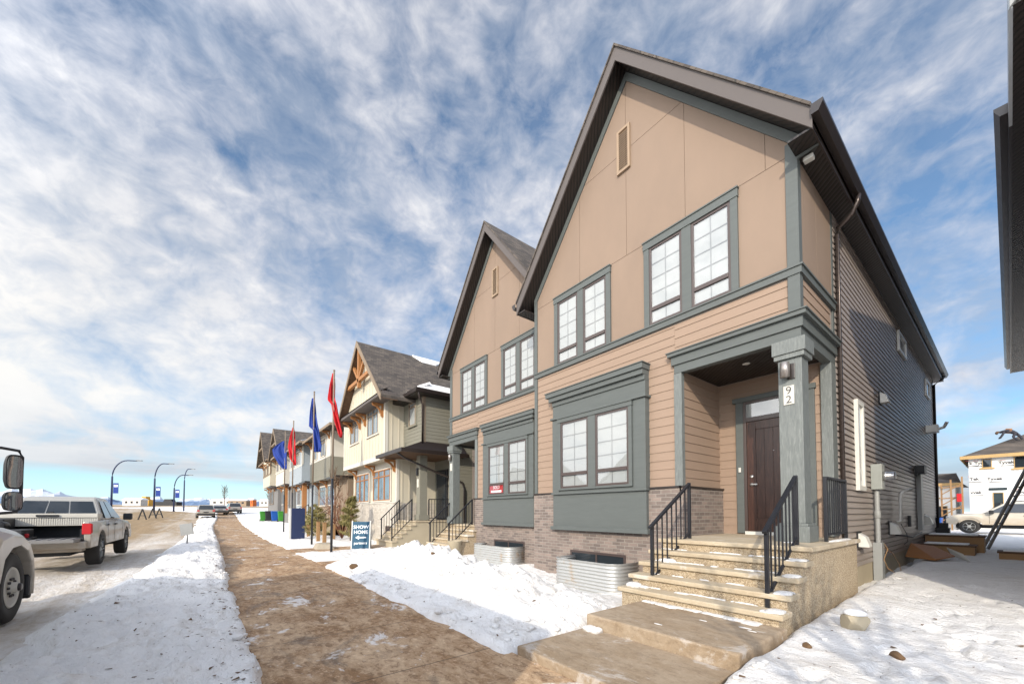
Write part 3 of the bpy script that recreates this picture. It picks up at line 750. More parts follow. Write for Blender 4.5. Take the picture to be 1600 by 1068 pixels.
# side wall fittings of the near house
def side_fittings():
    x = XR+.024
    w = MB(); y0, y1, z0, z1 = 9.45, 9.98, .40, 2.10
    for a in ((y0, y0+.09, z0, z1), (y1-.09, y1, z0, z1), (y0+.09, y1-.09, z1-.09, z1), (y0+.09, y1-.09, z0, z0+.09)): w.box(x, x+.06, a[0], a[1], a[2], a[3])
    wo = w.build('side_window', 'white_vinyl', A, .004)
    g = MB(); g.quad((x+.03, y0+.09, z0+.09), (x+.03, y1-.09, z0+.09), (x+.03, y1-.09, z1-.09), (x+.03, y0+.09, z1-.09)); g.build('pane', 'glass', wo, fix=False)
    g = MB(); g.quad((x+.012, y0+.09, z0+.09), (x+.012, y1-.09, z0+.09), (x+.012, y1-.09, z1-.09), (x+.012, y0+.09, z1-.09)); g.build('blind', 'blind', wo, fix=False)
    for (ya, yb, za, zb) in ((14.4, 15.6, 4.3, 4.85), (19.8, 20.8, 4.1, 4.7)):
        w = MB()
        for a in ((ya, ya+.07, za, zb), (yb-.07, yb, za, zb), (ya+.07, yb-.07, zb-.07, zb), (ya+.07, yb-.07, za, za+.07)): w.box(x, x+.05, a[0], a[1], a[2], a[3])
        wo = w.build('side_window', 'white_vinyl', A, .004)
        g = MB(); g.quad((x+.02, ya+.07, za+.07), (x+.02, yb-.07, za+.07), (x+.02, yb-.07, zb-.07), (x+.02, ya+.07, zb-.07)); g.build('pane', 'dark_glass', wo, fix=False)
    # electrical meter with conduit
    m = MB(); m.box(x, x+.17, 10.72, 11.05, .46, .98); mo = m.build('meter_box', 'meter_box', A, .008)
    m = MB(); m.disc_lathe((x+.17, 10.88, .73), (1, 0, 0), [(.095, 0), (.095, .05), (.085, .06), (.085, .16), (.07, .18), (0, .18)], 20); m.build('meter_dial', 'steel', mo)
    m = MB(); m.tube([(x+.07, 10.83, .46), (x+.07, 10.83, -1.3)], .042, 10); m.tube([(x+.07, 10.93, .10), (x+.07, 10.93, -1.3)], .03, 8); m.tube([(x+.07, 10.83, .02), (x+.07, 10.83, -.12)], .055, 10); m.box(x, x+.14, 10.72, 10.98, -1.4, -.62); m.build('conduit', 'grey_pvc', mo, .006)
    m = MB(); m.tube([(x+.12, 10.98, -.62), (x+.2, 10.9, -.75), (x+.16, 10.75, -.95), (x+.22, 10.7, -1.12), (x+.3, 10.8, -1.2)], .008, 6); m.tube([(x+.12, 10.9, -.7), (x+.25, 11.1, -.85), (x+.35, 11.0, -1.05), (x+.4, 10.8, -1.2)], .006, 6); m.build('cable', 'tan_lumber', mo)
    # white hoods
    def hood(y, z, s):
        h = MB(); h.box(x, x+.02, y-.16*s, y+.14*s, z-.14*s, z+.16*s); o = h.build('vent_plate', 'black_plastic', A)
        h = MB(); h.loft([[(x+.02, y-.12*s, z+.13*s), (x+.02, y+.12*s, z+.13*s), (x+.02, y+.12*s, z-.12*s), (x+.02, y-.12*s, z-.12*s)],
                          [(x+.12*s, y-.12*s, z+.06*s), (x+.12*s, y+.12*s, z+.06*s), (x+.12*s, y+.12*s, z-.12*s), (x+.12*s, y-.12*s, z-.12*s)],
                          [(x+.17*s, y-.12*s, z-.10*s), (x+.17*s, y+.12*s, z-.10*s), (x+.17*s, y+.12*s, z-.12*s), (x+.17*s, y-.12*s, z-.12*s)]]); h.build('vent_hood', 'white_vinyl', o, .004)
    hood(9.55, -.52, 1.0); hood(12.6, -.38, 1.1); hood(11.9, 2.55, .95); hood(18.5, -.25, 1.2)
    h = MB(); h.tube([(x+.03, 13.35, -.25), (x+.10, 13.35, -.22), (x+.10, 13.35, .42), (x+.14, 13.42, .50), (x+.26, 13.65, .56)], .035, 8); h.build('vent_pipe', 'white_vinyl', A)
    h = MB(); h.box(x, x+.06, 15.2, 15.35, -.4, -.1); h.build('outlet_cover', 'black_plastic', A, .004)
    h = MB(); h.tube([(x+.05, 13.0, -.55), (x+.07, 14.4, -.62), (x+.06, 15.5, -.70), (x+.06, 17.2, -.62)], .02, 6); h.tube([(x+.03, 13.9, -.3), (x+.14, 13.8, -.55), (x+.12, 14.1, -.75), (x+.1, 13.7, -.8)], .008, 6); h.build('hose', 'black_plastic', A)
    # light at the back door, its grey post
    h = MB(); h.box(x, x+.10, 17.05, 17.5, -.55, 1.25); h.build('corner_post', 'grey_pvc', A, .006)
    h = MB(); h.box(x, x+.05, 16.7, 16.9, 1.1, 1.4); h.box(x+.05, x+.22, 16.6, 17.1, 1.15, 1.38); h.build('flood_light', 'black_plastic', A, .01)
    h = MB(); h.box(x, x+.3, 19.6, 20.0, 2.75, 3.0); h.tube([(x+.28, 19.8, 2.86), (x+.42, 19.8, 2.9), (x+.5, 19.7, 3.05)], .05, 8); h.build('exhaust_vent', 'white_vinyl', A, .01)
side_fittings()

# steps, landings and rails
SA = front_steps('front_steps', 'broad pebble-faced concrete steps up to the door numbered 92', TA, -3.5+.0, -1.46, 5.70, -.42, 8.08, 4, -1.2)
railing(SA, TA, (-3.17, 5.02, -1.06), (-3.17, 6.08, -.42), .86, 7)
railing(SA, TA, (-1.69, 4.93, -1.06), (-1.69, 5.93, -.42), .86, 7)
railing(SA, TA, (-1.62, 6.92, -.42), (-1.62, 8.0, -.42), .90, 9, level=True)
TI = lambda x, y, z: (x, y, z)
SB = front_steps('front_steps', 'pebble-faced concrete steps of the second brown house, beside its corrugated window well', TI, -13.2, -11.05, 7.22, -.44, 8.68, 5, -1.45, .22)
railing(SB, TI, (-12.95, 6.36, -1.24), (-12.95, 7.26, -.44), .86, 6)
railing(SB, TI, (-11.55, 6.36, -1.24), (-11.55, 7.26, -.44), .86, 6)
cd = MB(); cd.box(-11.9, -11.2, 8.55, 8.65, .12, .27); cd.box(-11.75, -11.65, 8.55, 8.64, -.44, .12); co = cd.build('timber_brace', 'cedar'); tag(co, 'orange timber brace standing in the second house porch', 'timber')
bk = MB(); bk.disc_lathe((-11.15, 6.35, -1.45), (0, 0, 1), [(.0, 0), (.18, 0), (.23, .50), (.24, .52), (.21, .52), (.20, .47), (0, .46)], 18); tag(bk.build('bucket', 'foundation'), 'pale bucket filled with snow beside the second house steps', 'bucket')

def window_well(label, x0, x1, y0, y1, z0, z1, rust):
    m = MB(); path = []
    r = .22
    pts = [(x0, y1), (x0, y0+r)]
    for k in range(7): a = math.pi+k/6*math.pi/2; pts.append((x0+r+r*math.cos(a), y0+r+r*math.sin(a)))
    for k in range(7): a = 1.5*math.pi+k/6*math.pi/2; pts.append((x1-r+r*math.cos(a), y0+r+r*math.sin(a)))
    pts += [(x1, y0+r+.01), (x1, y1)]
    nz = int((z1-z0)/.011); c = Vector(((x0+x1)/2, (y0+y1)/2+.3))
    rows = []
    for k in range(nz+1):
        z = z0+(z1-z0)*k/nz; o = .014*math.sin(2*math.pi*z/.066)
        if k == nz: o = .02
        row = []
        for i, p in enumerate(pts):
            a = Vector(pts[max(i-1, 0)]); b = Vector(pts[min(i+1, len(pts)-1)]); d = (b-a).normalized(); nn = Vector((d.y, -d.x))
            row.append((p[0]+nn.x*o, p[1]+nn.y*o, z))
        rows.append(row)
    m.loft(rows, caps=False, closed=False, smooth=True)
    o = m.build('window_well', 'galvanised'); s = o.modifiers.new('thick', 'SOLIDIFY'); s.thickness = .006
    tag(o, label, 'window well', 'corrugated window wells along the two brown houses')
window_well('wide bright corrugated metal window well under the near bay window', -6.05, -4.42, 5.82, 6.53, -1.7, -.955, 0)
window_well('rusty corrugated metal window well of the brown house set back', -10.45, -8.55, 6.55, 7.13, -1.75, -.98, 1)

# ------------------------------------------------------------------ terrain
def vnoise(x, y, seed=0):
    xi = np.floor(x).astype(np.int64); yi = np.floor(y).astype(np.int64); xf = x-xi; yf = y-yi
    def h(a, b):
        n = (a*374761393+b*668265263+seed*1442695041) & 0xffffffff
        n = ((n ^ (n >> 13))*1274126177) & 0xffffffff
        return ((n ^ (n >> 16)) & 0xffff)/65535.0
    u = xf*xf*(3-2*xf); v = yf*yf*(3-2*yf)
    return (h(xi, yi)*(1-u)+h(xi+1, yi)*u)*(1-v)+(h(xi, yi+1)*(1-u)+h(xi+1, yi+1)*u)*v
def fbm(x, y, sc, o=4, seed=0):
    r = 0; a = 1; tt = 0
    for k in range(o): r = r+a*vnoise(x*sc, y*sc, seed+k*17); tt += a; a *= .5; sc *= 2.03
    return r/tt-.5
ZX = [-6000, -1000, -400, -200, -125, -105, -81, -63, -50, -28, 20, 400]
ZZ = [70, 13, 5.2, 2.1, .75, .25, .0, -.72, -1.0, -1.43, -1.45, -1.45]
zt = lambda X: np.interp(X, ZX, ZZ)
sst = lambda a, b, x: (lambda t: t*t*(3-2*t))(np.clip((x-a)/(b-a), 0, 1))
def road_edge(X):                                    # near kerb of the street
    return np.interp(X, [-140, -100, -80, -60, -40, -13, -8, 20], [-16, -5.0, -1.6, -.9, -.95, -1.3, -1.75, -1.75])
def road_z(X): return zt(X)+np.interp(X, [-60, -40, -13, -9, 20], [.0, .05, .09, -.12, -.12])
def sw_edges(X):
    far = np.interp(X, [-90, -60, -40, 20], [1.2, .6, 0, 0])
    return .40+far, 2.38+far
_rp = random.Random(21); PRINTS = []
def trail(x, y, a, n, step=.62):
    for k in range(n):
        s_ = .11 if k % 2 else -.11
        PRINTS.append((x-math.sin(a)*s_+_rp.gauss(0, .03), y+math.cos(a)*s_+_rp.gauss(0, .03), a+_rp.gauss(0, .2))); x += math.cos(a)*step; y += math.sin(a)*step; a += _rp.gauss(0, .10)
trail(-.9, 2.9, 1.5, 22); trail(.2, 3.4, 1.75, 20); trail(-.6, 4.2, 1.35, 14); trail(-1.0, 12, -1.2, 14); trail(-6.2, -.9, 3.0, 16); trail(-3.8, -.3, 2.9, 9); trail(-9.0, -1.3, .3, 8); trail(-10.2, 3.2, .9, 5); trail(-5.0, 4.9, 2.9, 8)
def snow_height(X, Y):
    z0 = zt(X)
    n = fbm(X, Y, .45, 4, 3); n2 = fbm(X, Y, 2.2, 4, 11); n3 = fbm(X, Y, 7.5, 3, 23)
    y0, y1 = sw_edges(X)
    y0 = y0+.16*fbm(X, Y*.2, 1.6, 4, 31)+.02; y1 = y1+.34*fbm(X, Y*.2, 1.1, 4, 37)-.02
    re = road_edge(X)
    near = np.clip(1-np.abs(X+20)/60, 0, 1)
    # boulevard bank between street and pavement
    n4 = fbm(X, Y, 4.2, 3, 61); crust = np.clip(n4, 0, 1)*np.clip(fbm(X, Y, .9, 3, 67)+.25, 0, 1)
    bank = z0+.06+.05*sst(-20, -8, -np.abs(X+14))+.24*n+.22*n2+.09*n3+.50*crust-.10*sst(-.2, -1.8, Y)
    hump = .22*np.exp(-((X+17)/5.5)**2-((Y+.3)/.8)**2)+.20*np.exp(-((X+30)/7)**2-((Y+.2)/.8)**2)
    bank = bank+hump
    # yard in front of the houses
    yard = z0-.02+.12*n+.10*n2+.06*n3+.06+.25*crust
    mound = .44*np.exp(-(((X+8.3)/2.3)**2)-((Y-3.95)/.85)**2)+.33*np.exp(-((X+4.8)/1.5)**2-((Y-3.7)/.75)**2)+.12*np.exp(-((X+11)/1.0)**2-((Y-3.4)/.7)**2)
    mound = mound*1.25
    yard = yard-.20*np.exp(-((X+5.2)/1.3)**2-((Y-5.75)/.6)**2)-.14*np.exp(-((X+9.4)/1.3)**2-((Y-6.5)/.6)**2)
    yard = yard+mound*(1+.5*n2+.35*n3)+.30*mound*np.abs(n3)
    # open yard on the right of the near steps
    side = -1.22+.06*n+.06*n2+.03*n3+.10*crust-.17*sst(3.6, 2.3, Y)
    side = side+np.interp(Y, [8, 14, 22, 40], [0, .02, -.03, -.12])+.06*np.exp(-((X+1.3)/.5)**2-((Y-9)/3)**2)
    kx = sst(-1.62, -1.36, X+.07*fbm(X, Y, 3, 3, 5))
    yard = yard*(1-kx)+side*kx
    for (fx, fy, fa) in PRINTS:
        m_ = (np.abs(X-fx) < .5) & (np.abs(Y-fy) < .5)
        if not m_.any(): continue
        dx, dy = X[m_]-fx, Y[m_]-fy; u = (dx*math.cos(fa)+dy*math.sin(fa))/.15; v = (-dx*math.sin(fa)+dy*math.cos(fa))/.065
        r2 = u*u+v*v; k = -.055*np.exp(-r2**2)+.018*np.exp(-(np.sqrt(r2)-1.5)**2/.12)
        yard[m_] += k; side[m_] += k; bank[m_] += k*.8
    # walkways kept clear: dip under them
    def dip(z, lim, depth): return np.where(lim > 0, z-(depth)*lim, z)
    wy = .07*fbm(X, Y, 3.5, 3, 41)
    wa = sst(-3.30, -3.02, X+wy)*sst(-1.36, -1.50, X+wy)*sst(4.9, 4.6, Y)
    yard = yard*(1-wa)+(z0-.14)*wa
    wb = sst(-12.75, -12.35, X+2*wy)*sst(-11.0, -11.35, X+2*wy)*sst(6.3, 6.0, Y)
    yard = yard*(1-wb)+(z0-.03+.035*n3)*wb
    wc = sst(-17.2, -16.9, X+2*wy)*sst(-15.4, -15.7, X+2*wy)*sst(6.3, 6.0, Y)
    yard = yard*(1-wc)+(z0-.02)*wc
    sw = sst(y0-.11, y0+.02, Y)*sst(y1+.12, y1-.02, Y)
    z = np.where(Y < (y0+y1)/2, bank, yard)
    z = z*(1-sw)+(z0-.12)*sw
    z = np.where((Y >= y0+.03) & (Y <= y1-.03), z0-.12, z)
    # street: the sheet drops below the ploughed surface
    rd = sst(re+.55, re-.35, Y+.35*n2)*sst(-13.5, -12.6, Y-re)
    z = z*(1-rd)+(road_z(X)-.16)*rd
    # open field over the road: low bank then flat
    fld = sst(re-12.4, re-13.4, Y)
    z = np.where(fld > 0, z*(1-fld)+fld*(z0+.25+.35*n+.15*n2), z)
    back = sst(9, 12, Y)*sst(-3, -8, X)
    z = z*(1-back)+(z0-.1)*back
    return z
def axis_vals(spans):
    out = [spans[0][0]]
    for a, b, st in spans:
        k = max(1, int(round((b-a)/st))); out += list(a+(b-a)*np.arange(1, k+1)/k)
    return np.array(out)
def sheet(name, xs, ys, fz, mat, mask=None):
    X, Y = np.meshgrid(xs, ys, indexing='ij'); Z = fz(X, Y)
    nx, ny = X.shape; co = np.stack([X, Y, Z], -1).reshape(-1, 3)
    i, j = np.meshgrid(np.arange(nx-1), np.arange(ny-1), indexing='ij'); a = (i*ny+j).ravel()
    F = np.stack([a, a+ny, a+ny+1, a+1], 1)
    me = bpy.data.meshes.new(name); me.vertices.add(len(co)); me.vertices.foreach_set('co', co.astype(np.float32).ravel())
    me.loops.add(F.size); me.loops.foreach_set('vertex_index', F.astype(np.int32).ravel())
    me.polygons.add(len(F)); me.polygons.foreach_set('loop_start', np.arange(0, F.size, 4, dtype=np.int32)); me.polygons.foreach_set('loop_total', np.full(len(F), 4, dtype=np.int32))
    me.polygons.foreach_set('use_smooth', np.ones(len(F), dtype=bool))
    me.update(calc_edges=True); me.materials.append(M[mat])
    ob = bpy.data.objects.new(name, me); COL.objects.link(ob); return ob
gx = axis_vals([(-6000, -1200, 600), (-1200, -300, 100), (-300, -120, 20), (-120, -60, 3), (-60, -30, .5), (-30, -13, .13), (-13, 1.6, .05), (1.6, 8, .4), (8, 60, 6), (60, 500, 110)])
gy = axis_vals([(-6000, -1200, 600), (-1200, -200, 100), (-200, -40, 16), (-40, -14, 2), (-14, -3.5, .35), (-3.5, -1.6, .09), (-1.6, 6.3, .05), (6.3, 10, .12), (10, 26, .4), (26, 60, 3), (60, 400, 40), (400, 4000, 600)])
tag(sheet('ground', gx, gy, snow_height, 'snow'), kind='structure')
# trodden concrete pavement, slightly uneven
swx = axis_vals([(-110, -60, 1), (-60, -20, .4), (-20, 6, .12)])
tv = np.linspace(0, 1, 64)
def ribbon(name, xs, e0, e1, fz, mat):
    X = np.repeat(xs[:, None], len(tv), 1); Y = e0(xs)[:, None]*(1-tv)+e1(xs)[:, None]*tv
    o = sheet(name, xs, tv, lambda a, b: fz(X, Y), mat)
    co = np.stack([X, Y, fz(X, Y)], -1).reshape(-1, 3); o.data.vertices.foreach_set('co', co.astype(np.float32).ravel()); o.data.update()
    return o
tag(ribbon('sidewalk', swx, lambda x: sw_edges(x)[0]-.35, lambda x: sw_edges(x)[1]+.12, lambda X, Y: zt(X)+.008*fbm(X, Y, 1.3, 3, 9), 'sidewalk_concrete'), kind='structure')
rdx = axis_vals([(-140, -60, 1.6), (-60, -25, .5), (-25, 6, .16)])
tag(ribbon('road', rdx, lambda x: road_edge(x)-12.9, lambda x: road_edge(x)+.7, lambda X, Y: road_z(X)-.05+.05*fbm(X, Y*1.6, .8, 4, 13)+.07*fbm(X*.3, Y*3, 1.5, 4, 19)+.03*fbm(X, Y, 4, 3, 29)-sum(.05*np.exp(-((Y-yk-.5*fbm(X, Y*0+yk, .12, 3, 51))/.13)**2) for yk in (-2.5, -3.9, -4.6, -5.9, -7.4, -9.0))-.10*sst(.0, .7, Y-road_edge(X)), 'road_snow'), kind='structure')
# slabs leading to the steps
m = MB(); m.box(-3.12, -1.47, 2.50, 3.56, -1.70, -1.35); tag(m.build('walkway', 'pad_concrete', None, .015), kind='structure')
m = MB(); m.box(-3.12, -1.44, 3.55, 4.72, -1.70, -1.195); tag(m.build('walkway_step', 'pad_concrete', None, .02), kind='structure')
m = MB(); m.box(-12.3, -11.2, 2.5, 6.2, -1.7, -1.425); tag(m.build('walkway', 'sidewalk_concrete', None, .015), kind='structure')
m = MB(); m.box(-17.0, -15.5, 2.5, 6.1, -1.7, -1.415); tag(m.build('walkway', 'sidewalk_concrete', None, .015), kind='structure')
def gz(x, y): return float(snow_height(np.array([float(x)]), np.array([float(y)]))[0])

# far mountains
def mountains():
    n = 420; rows = 14; vs = []; fs = []
    for i in range(n):
        a = R(-80+150*i/(n-1))                       # angle from -X, measured towards +Y
        for k in range(rows):
            d = 6200+k*170; t = k/(rows-1)
            x = -d*math.cos(a); y = d*math.sin(a)
            u = i*.34
            f = lambda s, sd: float(fbm(np.array([u*s+sd]), np.array([k*.22+sd]), 1.0, 5, 71)[0])
            env = .55+.9*max(0, f(.22, 3)+.25)
            h = 50+env*(235*math.sin(math.pi*min(1, t*1.15)/1.3)**1.0)*(.62+1.25*(f(1.0, 9)))
            vs.append((x, y, h+25))
    for i in range(n-1):
        for k in range(rows-1): a = i*rows+k; fs.append((a, a+1, a+rows+1, a+rows))
    m = MB(); m.add(vs, fs, False); tag(m.build('mountains', 'hazed_rock'), kind='structure')
mountains()

# ------------------------------------------------------------------ the cream show home
def bracket(mb, x, y, z, d=.42, h=.5, w=.09):
    """timber knee bracket under an overhang: wall at y, reaching out to y-d, top at z"""
    mb.box(x-w/2, x+w/2, y-.07, y, z-h, z-.0); mb.box(x-w/2, x+w/2, y-d, y-.07, z-.09, z)
    pts = []
    for k in range(7):
        a = k/6*math.pi/2; pts.append((y-.07-(d-.10)*(1-math.cos(a)), z-h+.04+(h-.13)*math.sin(a)))
    for k in range(6):
        p, q = pts[k], pts[k+1]; mb.bar((x, p[0], p[1]), (x, q[0], q[1]), w*.8, .08)
def tri_window(root, x0, x1, z0, z1, y, n, trim='cream_white', frame='taupe', rail=.0, top_rail=True, cas=.08, name='window', blind='blind'):
    T = None
    c = MB(T); c.box(x0, x0+cas, y-.03, y, z0, z1); c.box(x1-cas, x1, y-.03, y, z0, z1); c.box(x0+cas, x1-cas, y-.03, y, z1-cas, z1); c.box(x0-.04, x1+.04, y-.07, y, z0-.06, z0)
    r = c.build(name, trim, root)
    fr = MB(); gl = MB(); bl = MB(); xa, xb = x0+cas, x1-cas; w = (xb-xa)/n
    for i in range(n):
        a, b = xa+i*w, xa+(i+1)*w; f = .045
        fr.box(a, a+f, y-.045, y, z0, z1-cas); fr.box(b-f, b, y-.045, y, z0, z1-cas); fr.box(a+f, b-f, y-.045, y, z1-cas-f, z1-cas); fr.box(a+f, b-f, y-.045, y, z0, z0+f)
        zr = z0+(z1-z0)*(.74 if top_rail else .3); fr.box(a+f, b-f, y-.05, y, zr-.025, zr+.025)
        gl.quad((a+f, y-.02, z0+f), (b-f, y-.02, z0+f), (b-f, y-.02, z1-cas-f), (a+f, y-.02, z1-cas-f))
        bl.quad((a+f, y-.006, z0+f), (b-f, y-.006, z0+f), (b-f, y-.006, z1-cas-f), (a+f, y-.006, z1-cas-f))
    fr.build('sash', frame, r); gl.build('pane', 'glass', r, fix=False); bl.build('blind', blind, r, fix=False)
    return r
plain('room_dark', (.16, .21, .26), .5, var=.3, scale=1.5, bump=0)
def cream_house():
    root = thing('show_home', 'cream show home with timber gable brackets and dark shed roof over its entry', 'house', (-19.5, 8, -1.45))
    YL, YU, YE = 6.7, 6.15, 7.0; xl, xr = -23.6, -17.0
    w = MB(); w.box(xl, xr, YL, 16, .42, 2.42); w.box(xl, xr, YU, 16, 2.42, 5.15)
    w.prism([(xl, 5.15), (xr, 5.15), (-18.95, 8.0), (-20.0, 8.0)], 'y', YU+.02, 16)
    w.build('wall', 'cream', root)
    b = MB()
    for x in np.arange(xl+.3, xr, .42): b.box(x-.025, x+.025, YU-.018, YU, 2.45, 5.1)
    for y in (6.45, 6.78): b.box(xr, xr+.018, y-.025, y+.025, 2.45, 5.1)
    for y in (6.95, 7.3, 7.65): b.box(xr, xr+.018, y-.025, y+.025, .42, 2.4)
    b.build('batten', 'cream', root)
    t = MB(); t.box(xl, xr+.03, YU-.03, YU, 2.36, 2.56); t.box(xr-.12, xr+.022, YU-.025, YU+.12, 2.56, 5.1); t.box(xl, xl+.12, YU-.025, YU, 2.56, 5.1); t.box(xr-.12, xr+.02, YL-.02, YL+.1, .42, 2.36); t.box(xl, xr, YL-.022, YL, 2.15, 2.34); t.build('trim', 'cream_white', root)
    p = MB(); p.box(xl, xr+.01, YL-.05, 16, -2.0, .42); p.build('brick_base', 'pale_brick', root); p = MB(); p.box(xl, xr+.03, YL-.08, YL+.2, .42, .47); p.build('brick_sill', 'cream_white', root)
    tri_window(root, -23.1, -20.65, .55, 2.12, YL-.02, 3, 'cream_white', 'cedar', blind='room_dark'); tri_window(root, -20.1, -17.62, .55, 2.12, YL-.02, 3, 'cream_white', 'cedar', blind='room_dark')
    tri_window(root, -22.35, -20.75, 3.65, 4.95, YU, 2, 'cream_white', 'taupe', blind='room_dark'); tri_window(root, -19.45, -17.8, 3.65, 4.95, YU, 2, 'cream_white', 'taupe', blind='room_dark')
    bw = MB(); bw.box(-18.2, -17.4, YL-.075, YL-.05, -1.2, -.65); bw.build('basement_window', 'sash', root)
    for x in (-22.9, -19.9, -17.15):
        k = MB(); bracket(k, x, YL-.02, 2.36, .5, .55); k.build('bracket', 'cedar', root)
    # gable standing forward on brackets
    xc = -18.95; hw = 3.35; yg = 5.45; zp = 8.10; ze = 4.78; s = (zp-ze)/hw
    g = MB(); g.prism([(xc-hw+.35, 5.0), (xc+hw-.35, 5.0), (xc, zp-.35)], 'y', YU-.32, YU+.3); g.build('gable_wall', 'cream', root)
    g = MB()
    for x in np.arange(xc-2.6, xc+2.7, .42): g.box(x-.02, x+.02, YU-.336, YU-.32, 5.05, zp-.45-s*abs(x-xc))
    g.build('batten', 'cream', root)
    g = MB(); g.box(xc-hw+.1, xc+hw-.1, YU-.62, YU, 4.86, 4.98); g.add([(xc-hw+.1, YU-.66, 4.98), (xc+hw-.1, YU-.66, 4.98), (xc+hw-.1, YU-.31, 5.18), (xc-hw+.1, YU-.31, 5.18)], [(0, 1, 2, 3)]); g.build('skirt_roof', 'fascia', root)
    for x in (-22.0, -20.55, -19.7, -17.3):
        k = MB(); bracket(k, x, YU, 4.86, .5, .6); k.build('bracket', 'cedar', root)
    r = MB()
    for sg in (1, -1): e = xc+sg*hw; r.prism([(xc, zp), (e, ze), (e, ze-.12), (xc, zp-.12)], 'y', yg, 16.5)
    ro = r.build('roof', 'shingle', root)
    r = MB()
    for sg in (1, -1): e = xc+sg*(hw+.02); r.prism([(xc, zp+.02), (e, ze+.0), (e, ze-.24), (xc, zp-.26)], 'y', yg-.04, yg)
    r.build('rake_board', 'taupe', ro)
    r = MB()
    for sg in (1, -1): e = xc+sg*hw; r.prism([(xc, zp-.125), (e, ze-.125), (e, ze-.15), (xc, zp-.15)], 'y', yg, YU)
    r.build('soffit', 'dark_lumber', ro)
    tr = MB(); yt = yg+.05
    tr.box(xc-.09, xc+.09, yt, yt+.14, 5.9, zp-.25); tr.bar((xc-1.75, yt+.07, 6.25), (xc+1.75, yt+.07, 6.25), .14, .16); tr.bar((xc-.1, yt+.07, 6.35), (xc-.85, yt+.07, 7.1), .12, .13); tr.bar((xc+.1, yt+.07, 6.35), (xc+.85, yt+.07, 7.1), .12, .13)
    tr.build('gable_truss', 'cedar', root)
    # side wing in sage green over the entry
    xw = -14.95
    w = MB(); w.box(xr, xw, YE, 16, 2.5, 5.0); w.box(xr, xw, 8.6, 16, -2, 2.5); w.build('wing_wall', 'sage', root)
    l = MB(); lap(l, 'x', xr+.02, xw, 2.5, 5.0, YE, -1, .15); lap(l, 'y', YE, 16, 2.5, 5.0, xw, 1, .15); lap(l, 'x', xr, xw, -.4, 2.5, 8.6, -1, .15); lap(l, 'y', 8.7, 9.4, -1, 2.5, xw, 1, .15); l.build('lap_siding', 'sage', root, fix=False)
    l = MB(); lap(l, 'y', 9.4, 16, -1, 5.0, xw+.005, 1, .11); l.build('side_siding', 'vinyl', root, fix=False)
    tri_window(root, -16.4, -15.55, 3.75, 4.85, YE-.015, 1, 'sage', 'taupe')
    t = MB(); t.box(xw-.08, xw+.02, YE-.02, YE+.1, 2.5, 5.0); t.build('trim', 'taupe', root)
    r = MB()
    # low hip roof of the wing, snow lying along the eave
    r.loft([[(xr-.2, YE-.5, 4.98), (xw+.45, YE-.5, 4.98), (xw+.45, 16.4, 4.98), (xr-.2, 16.4, 4.98)], [(xr-1.2, 9.6, 6.55), (xw-1.9, 9.6, 6.55), (xw-1.9, 14, 6.55), (xr-1.2, 14, 6.55)]])
    r.build('wing_roof', 'shingle', root)
    r = MB(); r.box(xr-.2, xw+.47, YE-.54, YE-.5, 4.84, 5.0); r.box(xw+.45, xw+.49, YE-.54, 16.4, 4.84, 5.0); r.build('gutter', 'dark_metal', root)
    r = MB(); r.box(xr-.2, xw+.45, YE-.5, 16.3, 4.82, 4.84); r.build('wing_soffit', 'soffit', root)
    r = MB(); r.tube([(xw+.4, YE-.4, 4.85), (xw+.2, YE-.25, 4.65), (xw+.05, YE-.06, 4.45), (xw+.05, YE-.06, 2.7)], .045, 8); r.build('downspout', 'downspout_metal', root)
    # dark shed roof over the entry, wrapping the corner
    r = MB(); r.loft([[(-17.5, 5.95, 2.50), (-14.6, 5.95, 2.50), (-14.6, 8.9, 2.50), (-17.5, 8.9, 2.50)], [(-17.5, 7.1, 3.0), (-15.0, 7.1, 3.0), (-15.0, 8.9, 3.0), (-17.5, 8.9, 3.0)]])
    po = r.build('porch_roof', 'dark_metal', root)
    r = MB(); r.box(-17.5, -14.55, 5.90, 5.95, 2.38, 2.53); r.box(-14.6, -14.55, 5.95, 9.0, 2.38, 2.53); r.build('fascia', 'dark_metal', po); r = MB(); r.box(-17.5, -14.6, 5.95, 8.9, 2.40, 2.43); r.build('soffit', 'dark_lumber', po)
    r = MB(); r.tube([(-15.2, 5.95, 2.42), (-15.15, 6.3, 2.2), (-15.0, 7.6, 1.7), (-14.9, 8.85, 1.3), (-14.88, 8.95, 1.0), (-14.88, 8.95, -1.2)], .045, 8); r.build('downspout', 'dark_metal', root)
    r = MB(); r.box(-15.62, -15.28, 7.02, 7.36, -.34, 2.4); r.box(-15.68, -15.22, 6.96, 7.42, -.34, -.12); r.build('porch_column', 'sage', root, .006)
    r = MB(); r.box(-15.5, -15.4, 6.93, 7.02, 1.55, 1.85); r.build('wall_lamp', 'black_plastic', root); r = MB(); r.box(-15.52, -15.38, 7.0, 7.02, 1.05, 1.4); r.build('number_plate', 'cream_white', root)
    d = MB(); d.box(-16.75, -15.7, 8.53, 8.6, -.34, 1.95); do = d.build('door_frame', 'black_plastic', root); d = MB(); d.box(-16.65, -15.8, 8.5, 8.53, -.3, 1.85); d.build('front_door', 'dark_glass', root)
    # snow lying on the roofs
    sn = MB()
    for (y0, y1, t0, t1) in ((8.2, 9.9, .02, .12), (12.6, 14.2, .02, .14)):
        f = lambda t: (xc+hw*t, zp-(zp-ze)*t+.02)
        a, b = f(t0), f(t1); sn.loft([[(a[0], y0, a[1]), (b[0], y0+.4, b[1]), (b[0], y0+.4, b[1]+.07), (a[0], y0, a[1]+.07)], [(a[0], y1, a[1]), (b[0], y1-.5, b[1]), (b[0], y1-.5, b[1]+.07), (a[0], y1, a[1]+.07)]])
